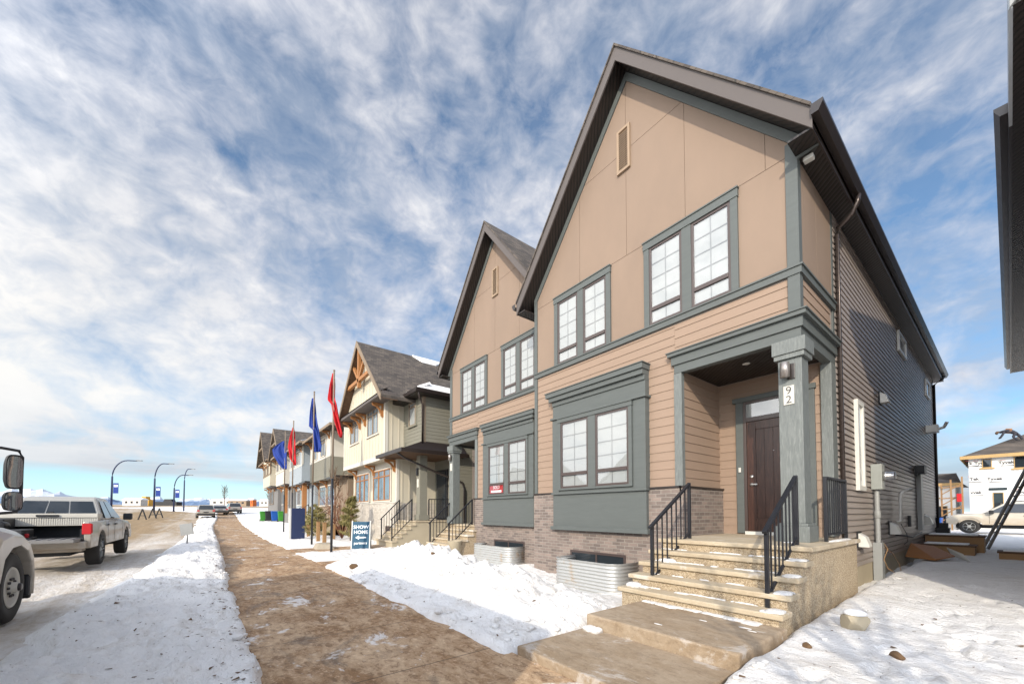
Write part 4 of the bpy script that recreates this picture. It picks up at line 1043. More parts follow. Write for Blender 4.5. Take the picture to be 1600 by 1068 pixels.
    sn.loft([[(xr+.6, YE-.45, 5.02), (xw+.38, YE-.42, 5.02), (xw+.3, YE+.2, 5.3), (xr+.5, YE+.25, 5.36)], [(xr+.6, YE-.40, 5.12), (xw+.34, YE-.36, 5.12), (xw+.26, YE+.15, 5.38), (xr+.5, YE+.2, 5.44)]])
    sn.loft([[(xw+.40, YE-.4, 5.02), (xw+.40, 13, 5.02), (xw+.05, 13, 5.28), (xw+.05, YE+.1, 5.3)], [(xw+.36, YE-.35, 5.11), (xw+.36, 13, 5.11), (xw+.05, 13, 5.36), (xw+.05, YE+.1, 5.38)]])
    k = sn.build('roof_snow', 'clean_snow', root)
    return root
cream_house()
SCs = front_steps('front_steps', 'tan concrete steps of the cream show home with two iron rails', None, -17.1, -15.2, 6.8, -.36, 8.6, 5, -1.45, .2, 'foundation')
railing(SCs, None, (-16.8, 5.95, -1.16), (-16.8, 6.75, -.36), .88, 6); railing(SCs, None, (-15.45, 5.9, -1.16), (-15.45, 6.75, -.36), .88, 6); railing(SCs, None, (-15.3, 7.45, -.36), (-15.3, 8.5, -.36), .9, 7, level=True)

# ------------------------------------------------------------------ the row of townhouses beyond it
def row_house(x0, x1, YF_, mats, label, zfl, zt_, gable=None, bay=True, baymat=None, steps=True, snow=False, post=None):
    up, low, trim = mats; g = float(zt((x0+x1)/2))
    root = thing('townhouse', label, 'house', ((x0+x1)/2, YF_+4, g), 'row of townhouses along the street')
    ym = YF_+.55
    w = MB(); w.box(x0, x1, ym, YF_+10, g-.5, zfl); w.build('lower_wall', low, root)
    w = MB(); xe = x1-1.9
    w.box(x0, xe, YF_, YF_+10, zfl, zt_); w.box(xe, x1, YF_+1.3, YF_+10, zfl, zt_); w.build('upper_wall', up, root)
    if bay:
        w = MB(); w.box(x0-.01, xe+.02, YF_-.02, YF_+1.5, zfl-.1, zfl+1.25); w.build('lap_band', baymat or 'sage', root)
        w = MB(); lap(w, 'x', x0, xe+.02, zfl-.1, zfl+1.25, YF_-.022, -1, .15); lap(w, 'y', YF_-.02, YF_+1.3, zfl-.1, zfl+1.25, xe+.022, 1, .15); w.build('lap_siding', baymat or 'sage', root, fix=False)
    t = MB(); t.box(x0, xe+.05, YF_-.05, YF_+.02, zfl+1.25, zfl+1.38); t.box(xe-.1, xe+.03, YF_-.03, YF_+.1, zfl+1.38, zt_); t.box(x0, x0+.1, YF_-.03, YF_, zfl+1.38, zt_); t.build('trim', trim, root)
    L = x1-x0; wz0, wz1 = zfl+1.45, zt_-.25
    cx = x0+L*.2
    tri_window(root, cx-.75, cx+.75, wz0, wz1, YF_-.02, 2, trim, 'taupe', blind='room_dark'); cx = x0+L*.52; tri_window(root, cx-.7, cx+.7, wz0, wz1, YF_-.02, 2, trim, 'taupe', blind='room_dark')
    tri_window(root, x1-1.2, x1-.5, wz0, wz1, YF_+1.28, 1, trim, 'taupe', blind='room_dark')
    for cx in (x0+L*.22, x0+L*.52): tri_window(root, cx-.95, cx+.95, .45+g+1.45, zfl-.4, ym-.02, 3, trim, 'mid_grey', blind='room_dark')
    for x in (x0+.3, x0+L*.35, xe-.2):
        k = MB(); bracket(k, x, ym, zfl-.1, .5, .5); k.build('bracket', 'cedar', root); k = MB(); bracket(k, x, YF_, zt_-.02, .5, .5); k.build('bracket', 'cedar', root)
    d = MB(); d.box(x1-1.5, x1-.6, ym+1.3, ym+1.45, g+1.05, g+3.1); d.build('front_door', 'black_plastic', root)
    if post:
        k = MB(); k.box(x1-2.1, x1-1.8, ym-.5, ym-.2, g+1.0, zfl-.2); k.build('porch_post', post, root)
    k = MB(); k.box(x1-2.3, x1+.1, ym-.7, ym+1.4, zfl-.22, zfl-.1); k.build('porch_roof', 'dark_metal', root)
    r = MB(); o = .55
    if gable:
        xc, hw, zp = gable; s = (zp-zt_)/hw
        for sg in (1, -1): e = xc+sg*hw; r.prism([(xc, zp), (e, zt_-.1), (e, zt_-.24), (xc, zp-.15)], 'y', YF_-o-.2, YF_+10.3)
        ro = r.build('roof', 'shingle', root)
        q = MB(); q.prism([(xc-hw+.4, zt_), (xc+hw-.4, zt_), (xc, zp-.45)], 'y', YF_-.1, YF_+.2); q.build('gable_wall', up, root)
        q = MB()
        for sg in (1, -1): e = xc+sg*hw; q.prism([(xc, zp+.02), (e, zt_-.08), (e, zt_-.34), (xc, zp-.28)], 'y', YF_-o-.24, YF_-o-.2)
        q.bar((xc-hw*.5, YF_-o-.1, zp-s*hw*.5-.2), (xc+hw*.5, YF_-o-.1, zp-s*hw*.5-.2), .14); q.build('rake_board', 'taupe', ro)
    else:
        r.loft([[(x0-.2, YF_-o, zt_), (x1+.3, YF_-o, zt_), (x1+.3, YF_+10.4, zt_), (x0-.2, YF_+10.4, zt_)], [(x0+1.6, YF_+3.6, zt_+1.7), (x1-1.5, YF_+3.6, zt_+1.7), (x1-1.5, YF_+7, zt_+1.7), (x0+1.6, YF_+7, zt_+1.7)]])
        ro = r.build('roof', 'shingle', root)
    q = MB(); q.box(x0-.2, x1+.32, YF_-o-.05, YF_-o, zt_-.12, zt_+.03); q.box(x1+.3, x1+.35, YF_-o-.05, YF_+10, zt_-.12, zt_+.03); q.build('gutter', 'taupe', ro)
    if snow:
        q = MB(); q.loft([[(x0+.2, YF_-o+.1, zt_+.05), (x1, YF_-o+.1, zt_+.05), (x1-1.2, YF_+2.6, zt_+1.3), (x0+1.4, YF_+2.6, zt_+1.3)], [(x0+.2, YF_-o+.15, zt_+.15), (x1, YF_-o+.15, zt_+.15), (x1-1.2, YF_+2.6, zt_+1.38), (x0+1.4, YF_+2.6, zt_+1.38)]]); q.build('roof_snow', 'clean_snow', ro)
    if steps:
        for k_ in range(5):
            k = MB(); k.box(x1-2.0, x1-.4, ym-.3-.28*k_, ym+1.3, g-.3, g+.95-.19*k_); k.build('step', 'tread_concrete', root)
        railing(root, None, (x1-1.9, ym-1.4, g+.2), (x1-1.9, ym-.3, g+.95), .88, 6); railing(root, None, (x1-.5, ym-1.4, g+.2), (x1-.5, ym-.3, g+.95), .88, 6)
    return root
row_house(-32.6, -24.6, 6.1, ('cream_white', 'taupe', 'cream_white'), 'white townhouse with a sage clapboard band, next beyond the cream show home', 2.3, 5.2, None, True, 'sage', True, True)
row_house(-40.6, -32.9, 5.9, ('pale_blue', 'pale_blue', 'cream_white'), 'pale blue townhouse with orange porch post and snow on its roof', 2.45, 5.3, None, True, 'pale_blue', True, True, 'cedar')
row_house(-48.2, -40.9, 5.7, ('cream_white', 'mid_grey', 'cream_white'), 'white and grey townhouse with a shingled gable, fourth along the row', 2.7, 5.5, (-44.5, 3.6, 8.2), False, None, False, False, 'cedar')
row_house(-57.0, -48.6, 5.4, ('cream', 'mid_grey', 'taupe'), 'cream gabled townhouse at the far end of the row', 2.9, 5.6, (-53, 4.0, 9.2), False, None, False, False)

# ------------------------------------------------------------------ neighbour to the right: only its eaves reach into the picture
def neighbour():
    root = thing('neighbour_house', 'dark eaves and rake of the house at the right edge', 'house', (3.9, 14, -1.3))
    xw, xc = 1.02, 3.9; ye, yb = 6.2, 23.0; ze = 5.4; xe = .12; s = 1.243; zp = ze+s*(xc-xe)
    w = MB(); w.box(xw, 2*xc-xw, ye+.45, yb-.35, -1.6, 5.2); w.prism([(xw, 5.2), (2*xc-xw, 5.2), (2*xc-xw, ze+s*(xw-xe)-.36), (xc, zp-.4), (xw, ze+s*(xw-xe)-.36)], 'y', ye+.46, yb-.36); w.build('wall', 'vinyl', root)
    r = MB()
    for sg in (1, -1): e = xc-sg*(xc-xe); r.prism([(xc, zp), (e, ze), (e, ze-.06), (xc, zp-.06)], 'y', ye, yb)
    ro = r.build('roof', 'shingle', root)
    r = MB()
    for sg in (1, -1): e = xc-sg*(xc-xe); r.prism([(xc, zp-.03), (e, ze-.03), (e, ze-.36), (xc, zp-.36)], 'y', ye+.02, ye+.06)
    r.build('rake_board', 'grey_pvc', ro)
    r = MB()
    for sg in (1, -1): e = xc-sg*(xc-xe); r.prism([(xc, zp-.28), (e, ze-.28), (e, ze-.31), (xc, zp-.31)], 'y', ye+.06, ye+.46)
    r.build('rake_soffit', 'soffit', ro)
    r = MB(); r.box(xe, xw, ye+.05, yb, ze-.34, ze-.31); r.build('eave_soffit', 'soffit', ro)
    r = MB(); r.box(xe-.01, xe+.02, 8.2, yb, ze-.35, ze-.05); r.loft([[(xe-.13, y, ze-.05), (xe-.13, y, ze-.08), (xe-.08, y, ze-.18), (xe-.0, y, ze-.18), (xe, y, ze-.05)] for y in (8.15, yb+.02)]); r.build('gutter', 'dark_metal', ro)
    r = MB(); r.box(xe-.01, xe+.02, ye+.06, 8.2, ze-.35, ze-.05); r.build('eave_fascia', 'fascia_pale', ro)
    v = MB(); lap(v, 'y', ye+.46, yb-.36, -1.2, 5.06, xw, -1, .108, .016); v.build('side_siding', 'vinyl', root, fix=False)
neighbour()

# ------------------------------------------------------------------ flags
CR = Vector((.616, .788, 0)); CF = Vector((-.788, .616, 0))
def flag(x, y, zb, ztop, prof, mat, label, plabel):
    """pole and cloth; prof = rows from top to bottom (z, left, right) across the wind"""
    p = thing('flagpole', plabel, 'flagpole', (x, y, zb), 'flagpoles along the pavement')
    m = MB(); m.tube([(x, y, zb-.2), (x, y, zb+2.6)], .042, 10); m.build('lower_pole', 'black_iron', p)
    m = MB(); m.tube([(x, y, zb+2.6), (x+.03, y, ztop)], [.036, .03], 10); m.disc_lathe((x+.03, y, ztop), (0, 0, 1), [(.03, 0), (.04, .03), (0, .06)], 10); m.build('upper_pole', 'pole_wood', p)
    n = 20; rows = []
    nr = 34
    zs = [r[0] for r in prof][::-1]; ls = [r[1] for r in prof][::-1]; rs = [r[2] for r in prof][::-1]
    m = MB()
    for k in range(nr):
        z = prof[0][0]+(prof[-1][0]-prof[0][0])*k/(nr-1); l = np.interp(z, zs, ls); r = np.interp(z, zs, rs); row = []
        for i in range(n):
            u = i/(n-1); h = l+(r-l)*u
            w = .07*math.sin(u*9+k*.12)*(.3+u)+.05*math.sin(u*17-k*.2)
            row.append(Vector((x, y, z))+CR*h+CF*(w*min(1, (k+2)/8)))
        rows.append(row)
    m.loft(rows, caps=False, closed=False, smooth=True)
    o = m.build('flag', mat); so = o.modifiers.new('cloth', 'SOLIDIFY'); so.thickness = .006
    tag(o, label, 'flag', 'flags on the poles by the pavement')
flag(-14.62, 3.43, -1.43, 4.97, [(4.9, -.06, .02), (4.5, -.13, .03), (3.95, -.21, .08), (3.80, -.08, .13), (3.1, .06, .28), (2.75, .18, .35), (2.62, .25, .32)], 'flag_red', 'red flag hanging from the tallest, nearest pole', 'dark flagpole nearest the camera, beside the pavement')
flag(-18.75, 3.6, -1.43, 5.25, [(5.0, -.10, .02), (4.6, -.14, .06), (3.75, -.22, .22), (3.6, -.02, .27), (2.9, .0, .40), (2.62, .06, .34)], 'flag_blue', 'blue flag drooping from the second nearest pole', 'flagpole second from the camera, carrying a blue flag')
flag(-26.5, 3.99, -1.43, 5.45, [(5.1, -.06, .02), (4.6, -.18, .10), (3.9, -.34, .18), (3.2, -.20, .24), (2.95, .0, .24), (2.80, .08, .18)], 'flag_red', 'red flag hanging from the third pole', 'flagpole third from the camera, carrying a red flag')
flag(-30.8, 4.15, -1.43, 5.55, [(4.9, -.2, .02), (4.6, -.62, .04), (4.3, -.86, .10), (3.9, -.82, .16), (3.3, -.45, .20), (2.95, -.10, .16)], 'flag_blue', 'blue flag blown out to the left on the farthest pole', 'flagpole farthest from the camera, its blue flag blown out')

# ------------------------------------------------------------------ show home board, pillar, posts, bins
def aboard():
    base = gz(-15.7, 4.8); x, y = -15.72, 4.78
    root = thing('sandwich_board', 'blue show home sandwich board standing on the snow', 'sign', (x, y, base))
    R_ = Vector((.42, .91, 0)).normalized(); F_ = Vector((R_.y, -R_.x, 0))        # reading direction, and the way it faces
    c = Vector((x, y, base)); H = 1.08; W = .62; lean = .25
    for s, mat, nm in ((1, 'teal_sign', 'front_panel'), (-1, 'white_paint', 'back_panel')):
        a = c+F_*lean*s; t = c+Vector((0, 0, H))+F_*.03*s; n = F_*.02*s
        m = MB(); m.loft([[a-R_*W/2, a+R_*W/2, t+R_*W/2, t-R_*W/2], [a-R_*W/2+n, a+R_*W/2+n, t+R_*W/2+n, t-R_*W/2+n]]); m.build(nm, mat, root)
        if s == 1:
            up = (t-a).normalized(); o = a+n; m = MB(); nn = R_.cross(up)
            L = lambda txt, size, h: text_mesh(m, txt, size, o+up*h, R_, up, .004, 'CENTER', .02)
            L('SHOW', .185, .83); L('HOME', .185, .63); L('partners', .14, .22)
            q = lambda u, h: o+R_*u+up*h+nn*.004
            m.add([q(-.2, .48), q(-.06, .56), q(-.06, .505), q(.2, .505), q(.2, .455), q(-.06, .455), q(-.06, .40)], [(0, 1, 6), (2, 3, 4, 5)])
            m.build('lettering', 'ink_white', root, fix=False)
    m = MB()
    for u in (-W/2-.02, W/2+.02):
        for s in (1, -1): m.bar(c+R_*u+F_*lean*s, c+R_*u+Vector((0, 0, H+.03))+F_*.02*s, .04, .03)
    m.build('frame', 'white_paint', root)
aboard()
x, y = -23.1, 3.76
r = thing('pillar_sign', 'navy pillar sign standing between the flagpoles', 'sign', (x, y, -1.43)); m = MB(); m.bar((x, y, -1.6), (x, y, .20), .32, .62); m.build('panel', 'navy', r); m = MB(); m.bar((x-.10, y-.36, -1.6), (x-.10, y-.36, .2), .30, .08); m.build('side_panel', 'white_paint', r)
for i, (x, y, h) in enumerate(((-20.1, 4.13, .95), (-18.4, 4.03, .95), (-21.9, 4.5, .85), (-20.9, 5.0, .8), (-24.4, 4.5, .7))):
    m = MB(); m.box(x-.07, x+.07, y-.07, y+.07, -1.6, -1.43+h); m.box(x-.085, x+.085, y-.085, y+.085, -1.43+h, -1.40+h)
    tag(m.build('timber_post', 'tan_lumber', None, .01), ['brown timber post in the snow, second from the nearest flagpole', 'brown timber post in the snow, nearest of the short posts', 'short brown post among the young pines', 'short brown post beside the bare red stems', 'farthest short brown post, beside the navy pillar'][i], 'post', 'timber posts in the planting bed')
m = MB(); m.loft([[(-17.2, 3.3, -1.5), (-16.2, 3.2, -1.5), (-15.9, 3.9, -1.5), (-17.0, 4.1, -1.5)], [(-17.0, 3.4, -1.22), (-16.3, 3.35, -1.2), (-16.1, 3.8, -1.24), (-16.9, 3.9, -1.2)]]); tag(m.build('boulder', 'rock', None, .05), 'flat tan boulder at the foot of the nearest flagpole', 'rock')
def bin_(x, y, mat, label):
    z = gz(x, y); r = thing('wheelie_bin', label, 'bin', (x, y, z), 'wheelie bins in a row by the far pavement')
    m = MB(); m.loft([[(x-.24, y-.24, z+.06), (x+.24, y-.24, z+.06), (x+.24, y+.24, z+.06), (x-.24, y+.24, z+.06)], [(x-.33, y-.31, z+.98), (x+.33, y-.31, z+.98), (x+.33, y+.31, z+.98), (x-.33, y+.31, z+.98)]]); m.build('bin_body', mat, r, .02)
    m = MB(); m.loft([[(x-.36, y-.34, z+.98), (x+.36, y-.34, z+.98), (x+.36, y+.34, z+.98), (x-.36, y+.34, z+.98)], [(x-.30, y-.30, z+1.08), (x+.33, y-.30, z+1.08), (x+.33, y+.30, z+1.08), (x-.30, y+.30, z+1.08)]]); m.build('lid', mat, r, .02)
    m = MB()
    for s in (-1, 1): m.disc_lathe((x-.2, y+s*.27, z+.12), (0, 1, 0), [(.12, -.03), (.12, .03)], 12)
    m.build('wheels', 'rubber', r)
for x, y, mt, lb in ((-49.6, 4.75, 'bin_green', 'green wheelie bin at the left end of the row'), (-48.9, 5.15, 'black_plastic', 'black wheelie bin between the green and the blue'), (-47.9, 5.6, 'bin_blue', 'bright blue wheelie bin between the black and the green'), (-47.0, 6.1, 'bin_green', 'green wheelie bin at the right end of the row')): bin_(x, y, mt, lb)

# ------------------------------------------------------------------ planting
def leaves(mb, c, n, rad, size, shape):
    for _ in range(n):
        p = shape(); a = Vector((random.gauss(0, 1), random.gauss(0, 1), random.gauss(0, .7))).normalized(); b = a.orthogonal().normalized()
        s = size*random.uniform(.6, 1.3); q = Vector(c)+Vector(p)
        mb.add([q-b*s*.18, q+a*s-b*s*.05, q+a*s+b*s*.05, q+b*s*.18], [(0, 1, 2, 3)])
def conifer(x, y, h, r, label, mat, n, group=None):
    z = gz(x, y); root = thing('young_pine', label, 'tree', (x, y, z), group)
    m = MB(); m.tube([(x, y, z-.1), (x, y, z+h*.95)], [.04, .008], 7); m.build('trunk', 'bark', root)
    m = MB()
    br = MB()
    for k in range(46):
        t = random.uniform(.06, .98); a = random.uniform(0, 6.28); L = r*(1-t)**.75*random.uniform(.65, 1.15)+.05
        d = Vector((math.cos(a), math.sin(a), random.uniform(.15, .5))); p0 = Vector((x, y, z+h*t)); br.tube([p0, p0+d*L], [.012, .004], 4)
        for j in range(n//46):
            u = random.random()**.6; q = p0+d*L*u+Vector((random.gauss(0, .035), random.gauss(0, .035), random.gauss(0, .03)))
            v = (d*.7+Vector((random.gauss(0, .6), random.gauss(0, .6), random.gauss(0, .5)))).normalized(); w = v.orthogonal().normalized(); s = random.uniform(.07, .15)
            m.add([q-w*.012, q+v*s-w*.004, q+v*s+w*.004, q+w*.012], [(0, 1, 2, 3)])
    br.build('branches', 'bark', root); m.build('foliage', mat, root, fix=False)
conifer(-19.6, 5.45, 2.15, .62, 'dense yellowish young conifer by the show home steps', 'needles_yellow', 5200)
conifer(-22.5, 4.6, 1.7, .75, 'young pine in front of the bare stems, nearest of the small pines', 'needles_yellow', 2600, 'small pines in the planting bed')
conifer(-25.8, 5.0, 1.8, .8, 'young pine behind the navy pillar', 'needles_yellow', 2600, 'small pines in the planting bed')
conifer(-29.4, 5.0, 1.2, .6, 'low young pine at the far end of the bed', 'needles_yellow', 1500, 'small pines in the planting bed')
def bare(name, x, y, h, label, mat, n, spread, thick, group=None, trunk=0.0, seed=1):
    rnd = random.Random(seed); z = gz(x, y); root = thing(name, label, 'tree' if trunk else 'shrub', (x, y, z), group); m = MB(); tr = MB()
    if trunk: tr.tube([(x, y, z-.1), (x+.02, y, z+trunk), (x, y, z+h*.92)], [thick*1.5, thick*1.2, thick*.25], 7); tr.build('trunk', mat, root)
    for k in range(n):
        a = rnd.uniform(0, 6.28); t = rnd.uniform(trunk, h*.8) if trunk else 0; L = (h-t)*rnd.uniform(.55, 1.0)*(.7 if trunk else 1)
        d = Vector((math.cos(a)*spread, math.sin(a)*spread, rnd.uniform(.7, 1.1))).normalized(); p = Vector((x, y, z+t)); pts = [p]; q = p.copy(); dd = d.copy()
        for j in range(5):
            dd = (dd+Vector((rnd.gauss(0, .13), rnd.gauss(0, .13), .10))).normalized(); q = q+dd*L/5; pts.append(q.copy())
            if j >= 1:
                for _ in range(3):
                    e = (dd+Vector((rnd.gauss(0, .6), rnd.gauss(0, .6), rnd.gauss(0, .4)))).normalized(); m.tube([q, q+e*L*.16, q+e*L*.28+Vector((0, 0, .04*L))], [thick*.28, thick*.2, thick*.08], 4)
        m.tube(pts, [thick*.7, thick*.6, thick*.5, thick*.4, thick*.3, thick*.12], 5)
    m.build('branches' if trunk else 'stems', mat, root)
bare('bare_shrub', -21.3, 5.5, 2.6, 'bare red-stemmed shrub beside the young conifer', 'bark_red', 16, .38, .028, seed=3)
bare('bare_tree', -23.2, 5.6, 4.2, 'slim bare sapling with pale trunk by the white townhouse', 'bark', 10, .35, .035, None, 1.4, 5)
for i, (x, y, h) in enumerate(((-92, 2.5, 5.5), (-88, 9.5, 4.2), (-82, 10.5, 4.4))):
    bare('bare_tree', x, y, h, ['bare sapling behind the parked cars', 'bare sapling left of the row of houses, farther one', 'bare sapling left of the row of houses, nearer one'][i], 'bark', 14, .45, .05, 'bare saplings far along the street', 1.2, 20+i)
# bare street tree behind the photographer; its branches throw shade on the right-hand yard
bare('bare_tree', 2.9, -1.9, 6.0, 'bare street tree behind the camera', 'bark', 20, .6, .05, None, 1.6, 44)

# ------------------------------------------------------------------ street lamps
def lamp(px, pz, x, y, h, arm, label, ban):
    zb = gz(x, y); r = thing('street_lamp', label, 'street lamp', (x, y, zb), 'curved street lamps across the road')
    m = MB(); d = CR*.9+CF*.1; pts = [(x, y, zb-.2), (x, y, zb+h-2.6)]
    for k in range(1, 9):
        a = k/8*math.pi/2; pts.append(Vector((x, y, zb+h-2.6))+d*(arm*.62*(1-math.cos(a)))+Vector((0, 0, 2.45*math.sin(a))))
    pts.append(Vector(pts[-1])+d*arm*.38+Vector((0, 0, -.05))); m.tube(pts, [.13, .11]+[.08]*8+[.06], 8); m.build('pole', 'navy', r)
    e = Vector(pts[-1]); m = MB(); m.loft([[e+CF*.15, e-CF*.15, e-CF*.15+Vector((0, 0, .12)), e+CF*.15+Vector((0, 0, .12))], [e+d*.75+CF*.12, e+d*.75-CF*.12, e+d*.75-CF*.12+Vector((0, 0, .08)), e+d*.75+CF*.12+Vector((0, 0, .08))]]); m.build('lamp_head', 'mid_grey', r)
    if ban:
        b = Vector((x, y, zb+ban)); m = MB(); m.loft([[b+d*.2, b+d*.95, b+d*.95+Vector((0, 0, 1.5)), b+d*.2+Vector((0, 0, 1.5))], [b+d*.2+CF*.03, b+d*.95+CF*.03, b+d*.95+CF*.03+Vector((0, 0, 1.5)), b+d*.2+CF*.03+Vector((0, 0, 1.5))]]); m.build('banner', 'flag_blue', r)
        m = MB(); m.loft([[b+d*.3-CF*.004+Vector((0, 0, a)) for a in ()] or [b+d*.3-CF*.006+Vector((0, 0, .95)), b+d*.85-CF*.006+Vector((0, 0, .95)), b+d*.85-CF*.006+Vector((0, 0, 1.25)), b+d*.3-CF*.006+Vector((0, 0, 1.25))], [b+d*.3+Vector((0, 0, .95)), b+d*.85+Vector((0, 0, .95)), b+d*.85+Vector((0, 0, 1.25)), b+d*.3+Vector((0, 0, 1.25))]]); m.build('banner_mark', 'ink_white', r)
lamp(0, 0, -81.0, -11.1, 7.9, 3.6, 'curved street lamp with blue banner, nearest and leftmost', 2.9)
lamp(0, 0, -82.5, -6.6, 7.9, 2.2, 'curved street lamp with blue banner, second from the left', 2.6)
lamp(0, 0, -93.0, -4.8, 6.9, 2.6, 'curved street lamp whose arm crosses another pole', 2.6)
lamp(0, 0, -106, -3.9, 8.9, 1.4, 'farthest curved street lamp, behind the crossing arm', 0)

# ------------------------------------------------------------------ vehicles
def wheel(root, c, r, w, side, rim='steel', name='wheel', dirty=True):
    """c = centre of the tyre, axle along Y (local), side = +1/-1 which way the hub faces"""
    m = MB(); m.disc_lathe(c, (0, side, 0), [(r*.62, -w/2), (r*.93, -w/2), (r, -w*.36), (r, w*.36), (r*.93, w/2), (r*.66, w/2), (r*.62, w*.40)], 32)
    o = m.build(name, 'rubber', root)
    m = MB(); m.disc_lathe(c, (0, side, 0), [(r*.64, w*.38), (r*.60, w*.42), (r*.52, w*.30), (r*.30, w*.34), (r*.16, w*.44), (0, w*.44)], 32)
    for k in range(6):
        a = k*math.pi/3; p = Vector(c)+Vector((math.cos(a)*r*.16, side*w*.46, math.sin(a)*r*.16)); q = Vector(c)+Vector((math.cos(a)*r*.58, side*w*.40, math.sin(a)*r*.58)); m.bar(p, q, r*.15, .02)
    m.build('rim', rim, o)
    return o
def arch_profile(x0, x1, zlo, ztop, wheels, rw, seg=12):
    """lower edge of a body side from x0 to x1 with round wheel openings, then the flat top"""
    pts = [(x0, zlo)]
    for wx, wz in wheels:
        dz = max(0.0, zlo-wz); half = math.sqrt(max(rw*rw-dz*dz, .01)); a0 = math.atan2(dz, -half); a1 = math.atan2(dz, half)
        for k in range(seg+1): a = a0+(a1-a0)*k/seg; pts.append((wx+rw*math.cos(a), wz+rw*math.sin(a)))
    pts.append((x1, zlo)); return pts
def side_skin(mb, top, low, y, t, inset_top=.0):
    """body side between a top polyline and a lower polyline sampled at the same stations"""
    n = len(low)
    a = [(p[0], y, p[1]) for p in low]; b = [(p[0], y, p[1]+(q-p[1])*.55) for p, q in zip(low, top)]; c = [(p[0], y-math.copysign(inset_top, y), q) for p, q in zip(low, top)]
    rings = []
    for i in range(n): rings.append([a[i], b[i], c[i], (c[i][0], c[i][1]-math.copysign(t, y), c[i][2]), (a[i][0], a[i][1]-math.copysign(t, y), a[i][2])])
    mb.loft(rings, True, True, False)
def pickup(name, label, loc, rotz, paint, tailgate_open, scale=1.0, group=None, toolbox=False, rack=False, L=5.6):
    """front towards -X locally, ground at z=0; body parts built round the local origin then placed"""
    root = bpy.data.objects.new(name, None); COL.objects.link(root); WLOC[root.name] = (0, 0, 0); tag(root, label, 'pickup truck', group)
    W = .93; r = .39; xf, xr = -L*.5, L*.5; wf = xf+.92; wr = xr-1.18; zl = .50
    wheels_ = [(wf, r), (wr, r)]
    low = arch_profile(xf+.06, xr, zl, 1.1, wheels_, .49)
    def ztop(x):
        return float(np.interp(x, [xf, xf+.10, xf+.5, xf+1.35, xf+1.8, xr-1.62, xr-1.6, xr], [.80, .96, 1.05, 1.10, 1.13, 1.13, 1.12, 1.10]))
    # add stations
    xs = sorted(set([p[0] for p in low]+list(np.linspace(xf+.06, xr, 26))))
    lowx = [p[0] for p in low]; 
    def lz(x):
        z = zl
        for wx, wz in wheels_:
            if abs(x-wx) < .49: z = max(z, wz+math.sqrt(.49**2-(x-wx)**2))
        return z
    lowp = [(x, lz(x)) for x in xs]; topp = [ztop(x) for x in xs]
    b = MB()
    xcab0, xcab1 = xf+1.45, xr-1.68
    for y in (W, -W): side_skin(b, topp, lowp, y, .10, .035)
    # bonnet, nose and cab floor
    b.loft([[(x, -W+.05, zl+.1), (x, W-.05, zl+.1), (x, W-.04, ztop(x)-.01), (x, W*.55, ztop(x)+.05*min(1, (x-xf)*2)), (x, -W*.55, ztop(x)+.05*min(1, (x-xf)*2)), (x, -W+.04, ztop(x)-.01)] for x in np.linspace(xf+.06, xcab0+.3, 9)])
    b.box(xcab0+.3, xcab1+.02, -W+.06, W-.06, zl+.05, 1.10)
    # bed: floor and front wall
    bo = b.build('body', paint, root, .015)
    k = MB(); k.box(xcab1, xr-.02, -W+.10, W-.10, .68, .72); k.box(xcab1, xcab1+.05, -W+.1, W-.1, .72, 1.12)
    for s in (1, -1): k.box(xcab1+.05, xr-.02, s*(W-.13), s*(W-.10), .72, 1.09); k.box(wr-.45, wr+.45, s*(W-.32), s*(W-.13), .72, .92)
    k.build('bed_liner', 'black_plastic', root)
    # greenhouse
    g = MB(); zr = 1.74; zb = 1.12
    def ring(x, z, w): return (x, w, z)
    A0, A1, A2, A3 = xcab0-.05, xcab0+.72, xcab1-.35, xcab1-.02
    prof = [(A0, zb), (A1, zr-.06), (A1+.25, zr), (A2-.3, zr+.01), (A2, zr-.03), (A3, zb)]
    wd = [W-.06, W-.26, W-.30, W-.30, W-.28, W-.09]
    vs = [(p[0], w, p[1]) for p, w in zip(prof, wd)]+[(p[0], -w, p[1]) for p, w in zip(prof, wd)]; n6 = 6
    g.add(vs, [tuple(range(6)), tuple(range(11, 5, -1))]+[(i, i+1, n6+i+1, n6+i) for i in range(5)]+[(5, 0, 6, 11)])
    go = g.build('cab', paint, root, .05)
    # glazing: side windows, windscreen, rear window, each lying on the cab shell
    def onside(x, z, s):
        t = (z-zb)/(zr-.05-zb); w = (W-.06)+((W-.28)-(W-.06))*t; return (x, s*(w+.012), z)
    for s in (1, -1):
        f = lambda z: A0+(A1-A0)*(z-zb)/(zr-.06-zb); rr = lambda z: A3+(A2-A3)*(z-zb)/(zr-.03-zb); mid = (A1+A2)/2+.02
        z0, z1 = zb+.05, zr-.10
        g = MB(); g.poly([onside(f(z0)+.14, z0, s), onside(mid-.04, z0, s), onside(mid-.04, z1, s), onside(f(z1)+.16, z1, s)]); g.build('side_window', 'dark_glass', root, fix=False)
        g = MB(); g.poly([onside(mid+.05, z0, s), onside(rr(z0)-.16, z0, s), onside(rr(z1)-.16, z1, s), onside(mid+.05, z1, s)]); g.build('side_window', 'dark_glass', root, fix=False)
        g = MB(); g.box(A0+.24, A0+.42, s*(W+.02), s*(W+.22), 1.10, 1.30); g.build('wing_mirror', 'black_plastic', root, .03)
        g = MB()
        for xx in (mid-.25, mid+.75): g.box(xx, xx+.2, s*(W), s*(W+.02), .98, 1.02)
        g.build('door_handle', 'black_plastic', root)
        g = MB()
        for xx in (A0+.25, mid, A3-.12): g.box(xx-.006, xx+.006, s*(W-.001), s*(W+.003), zl+.06, 1.10)
        g.build('door_gap', 'black_plastic', root)
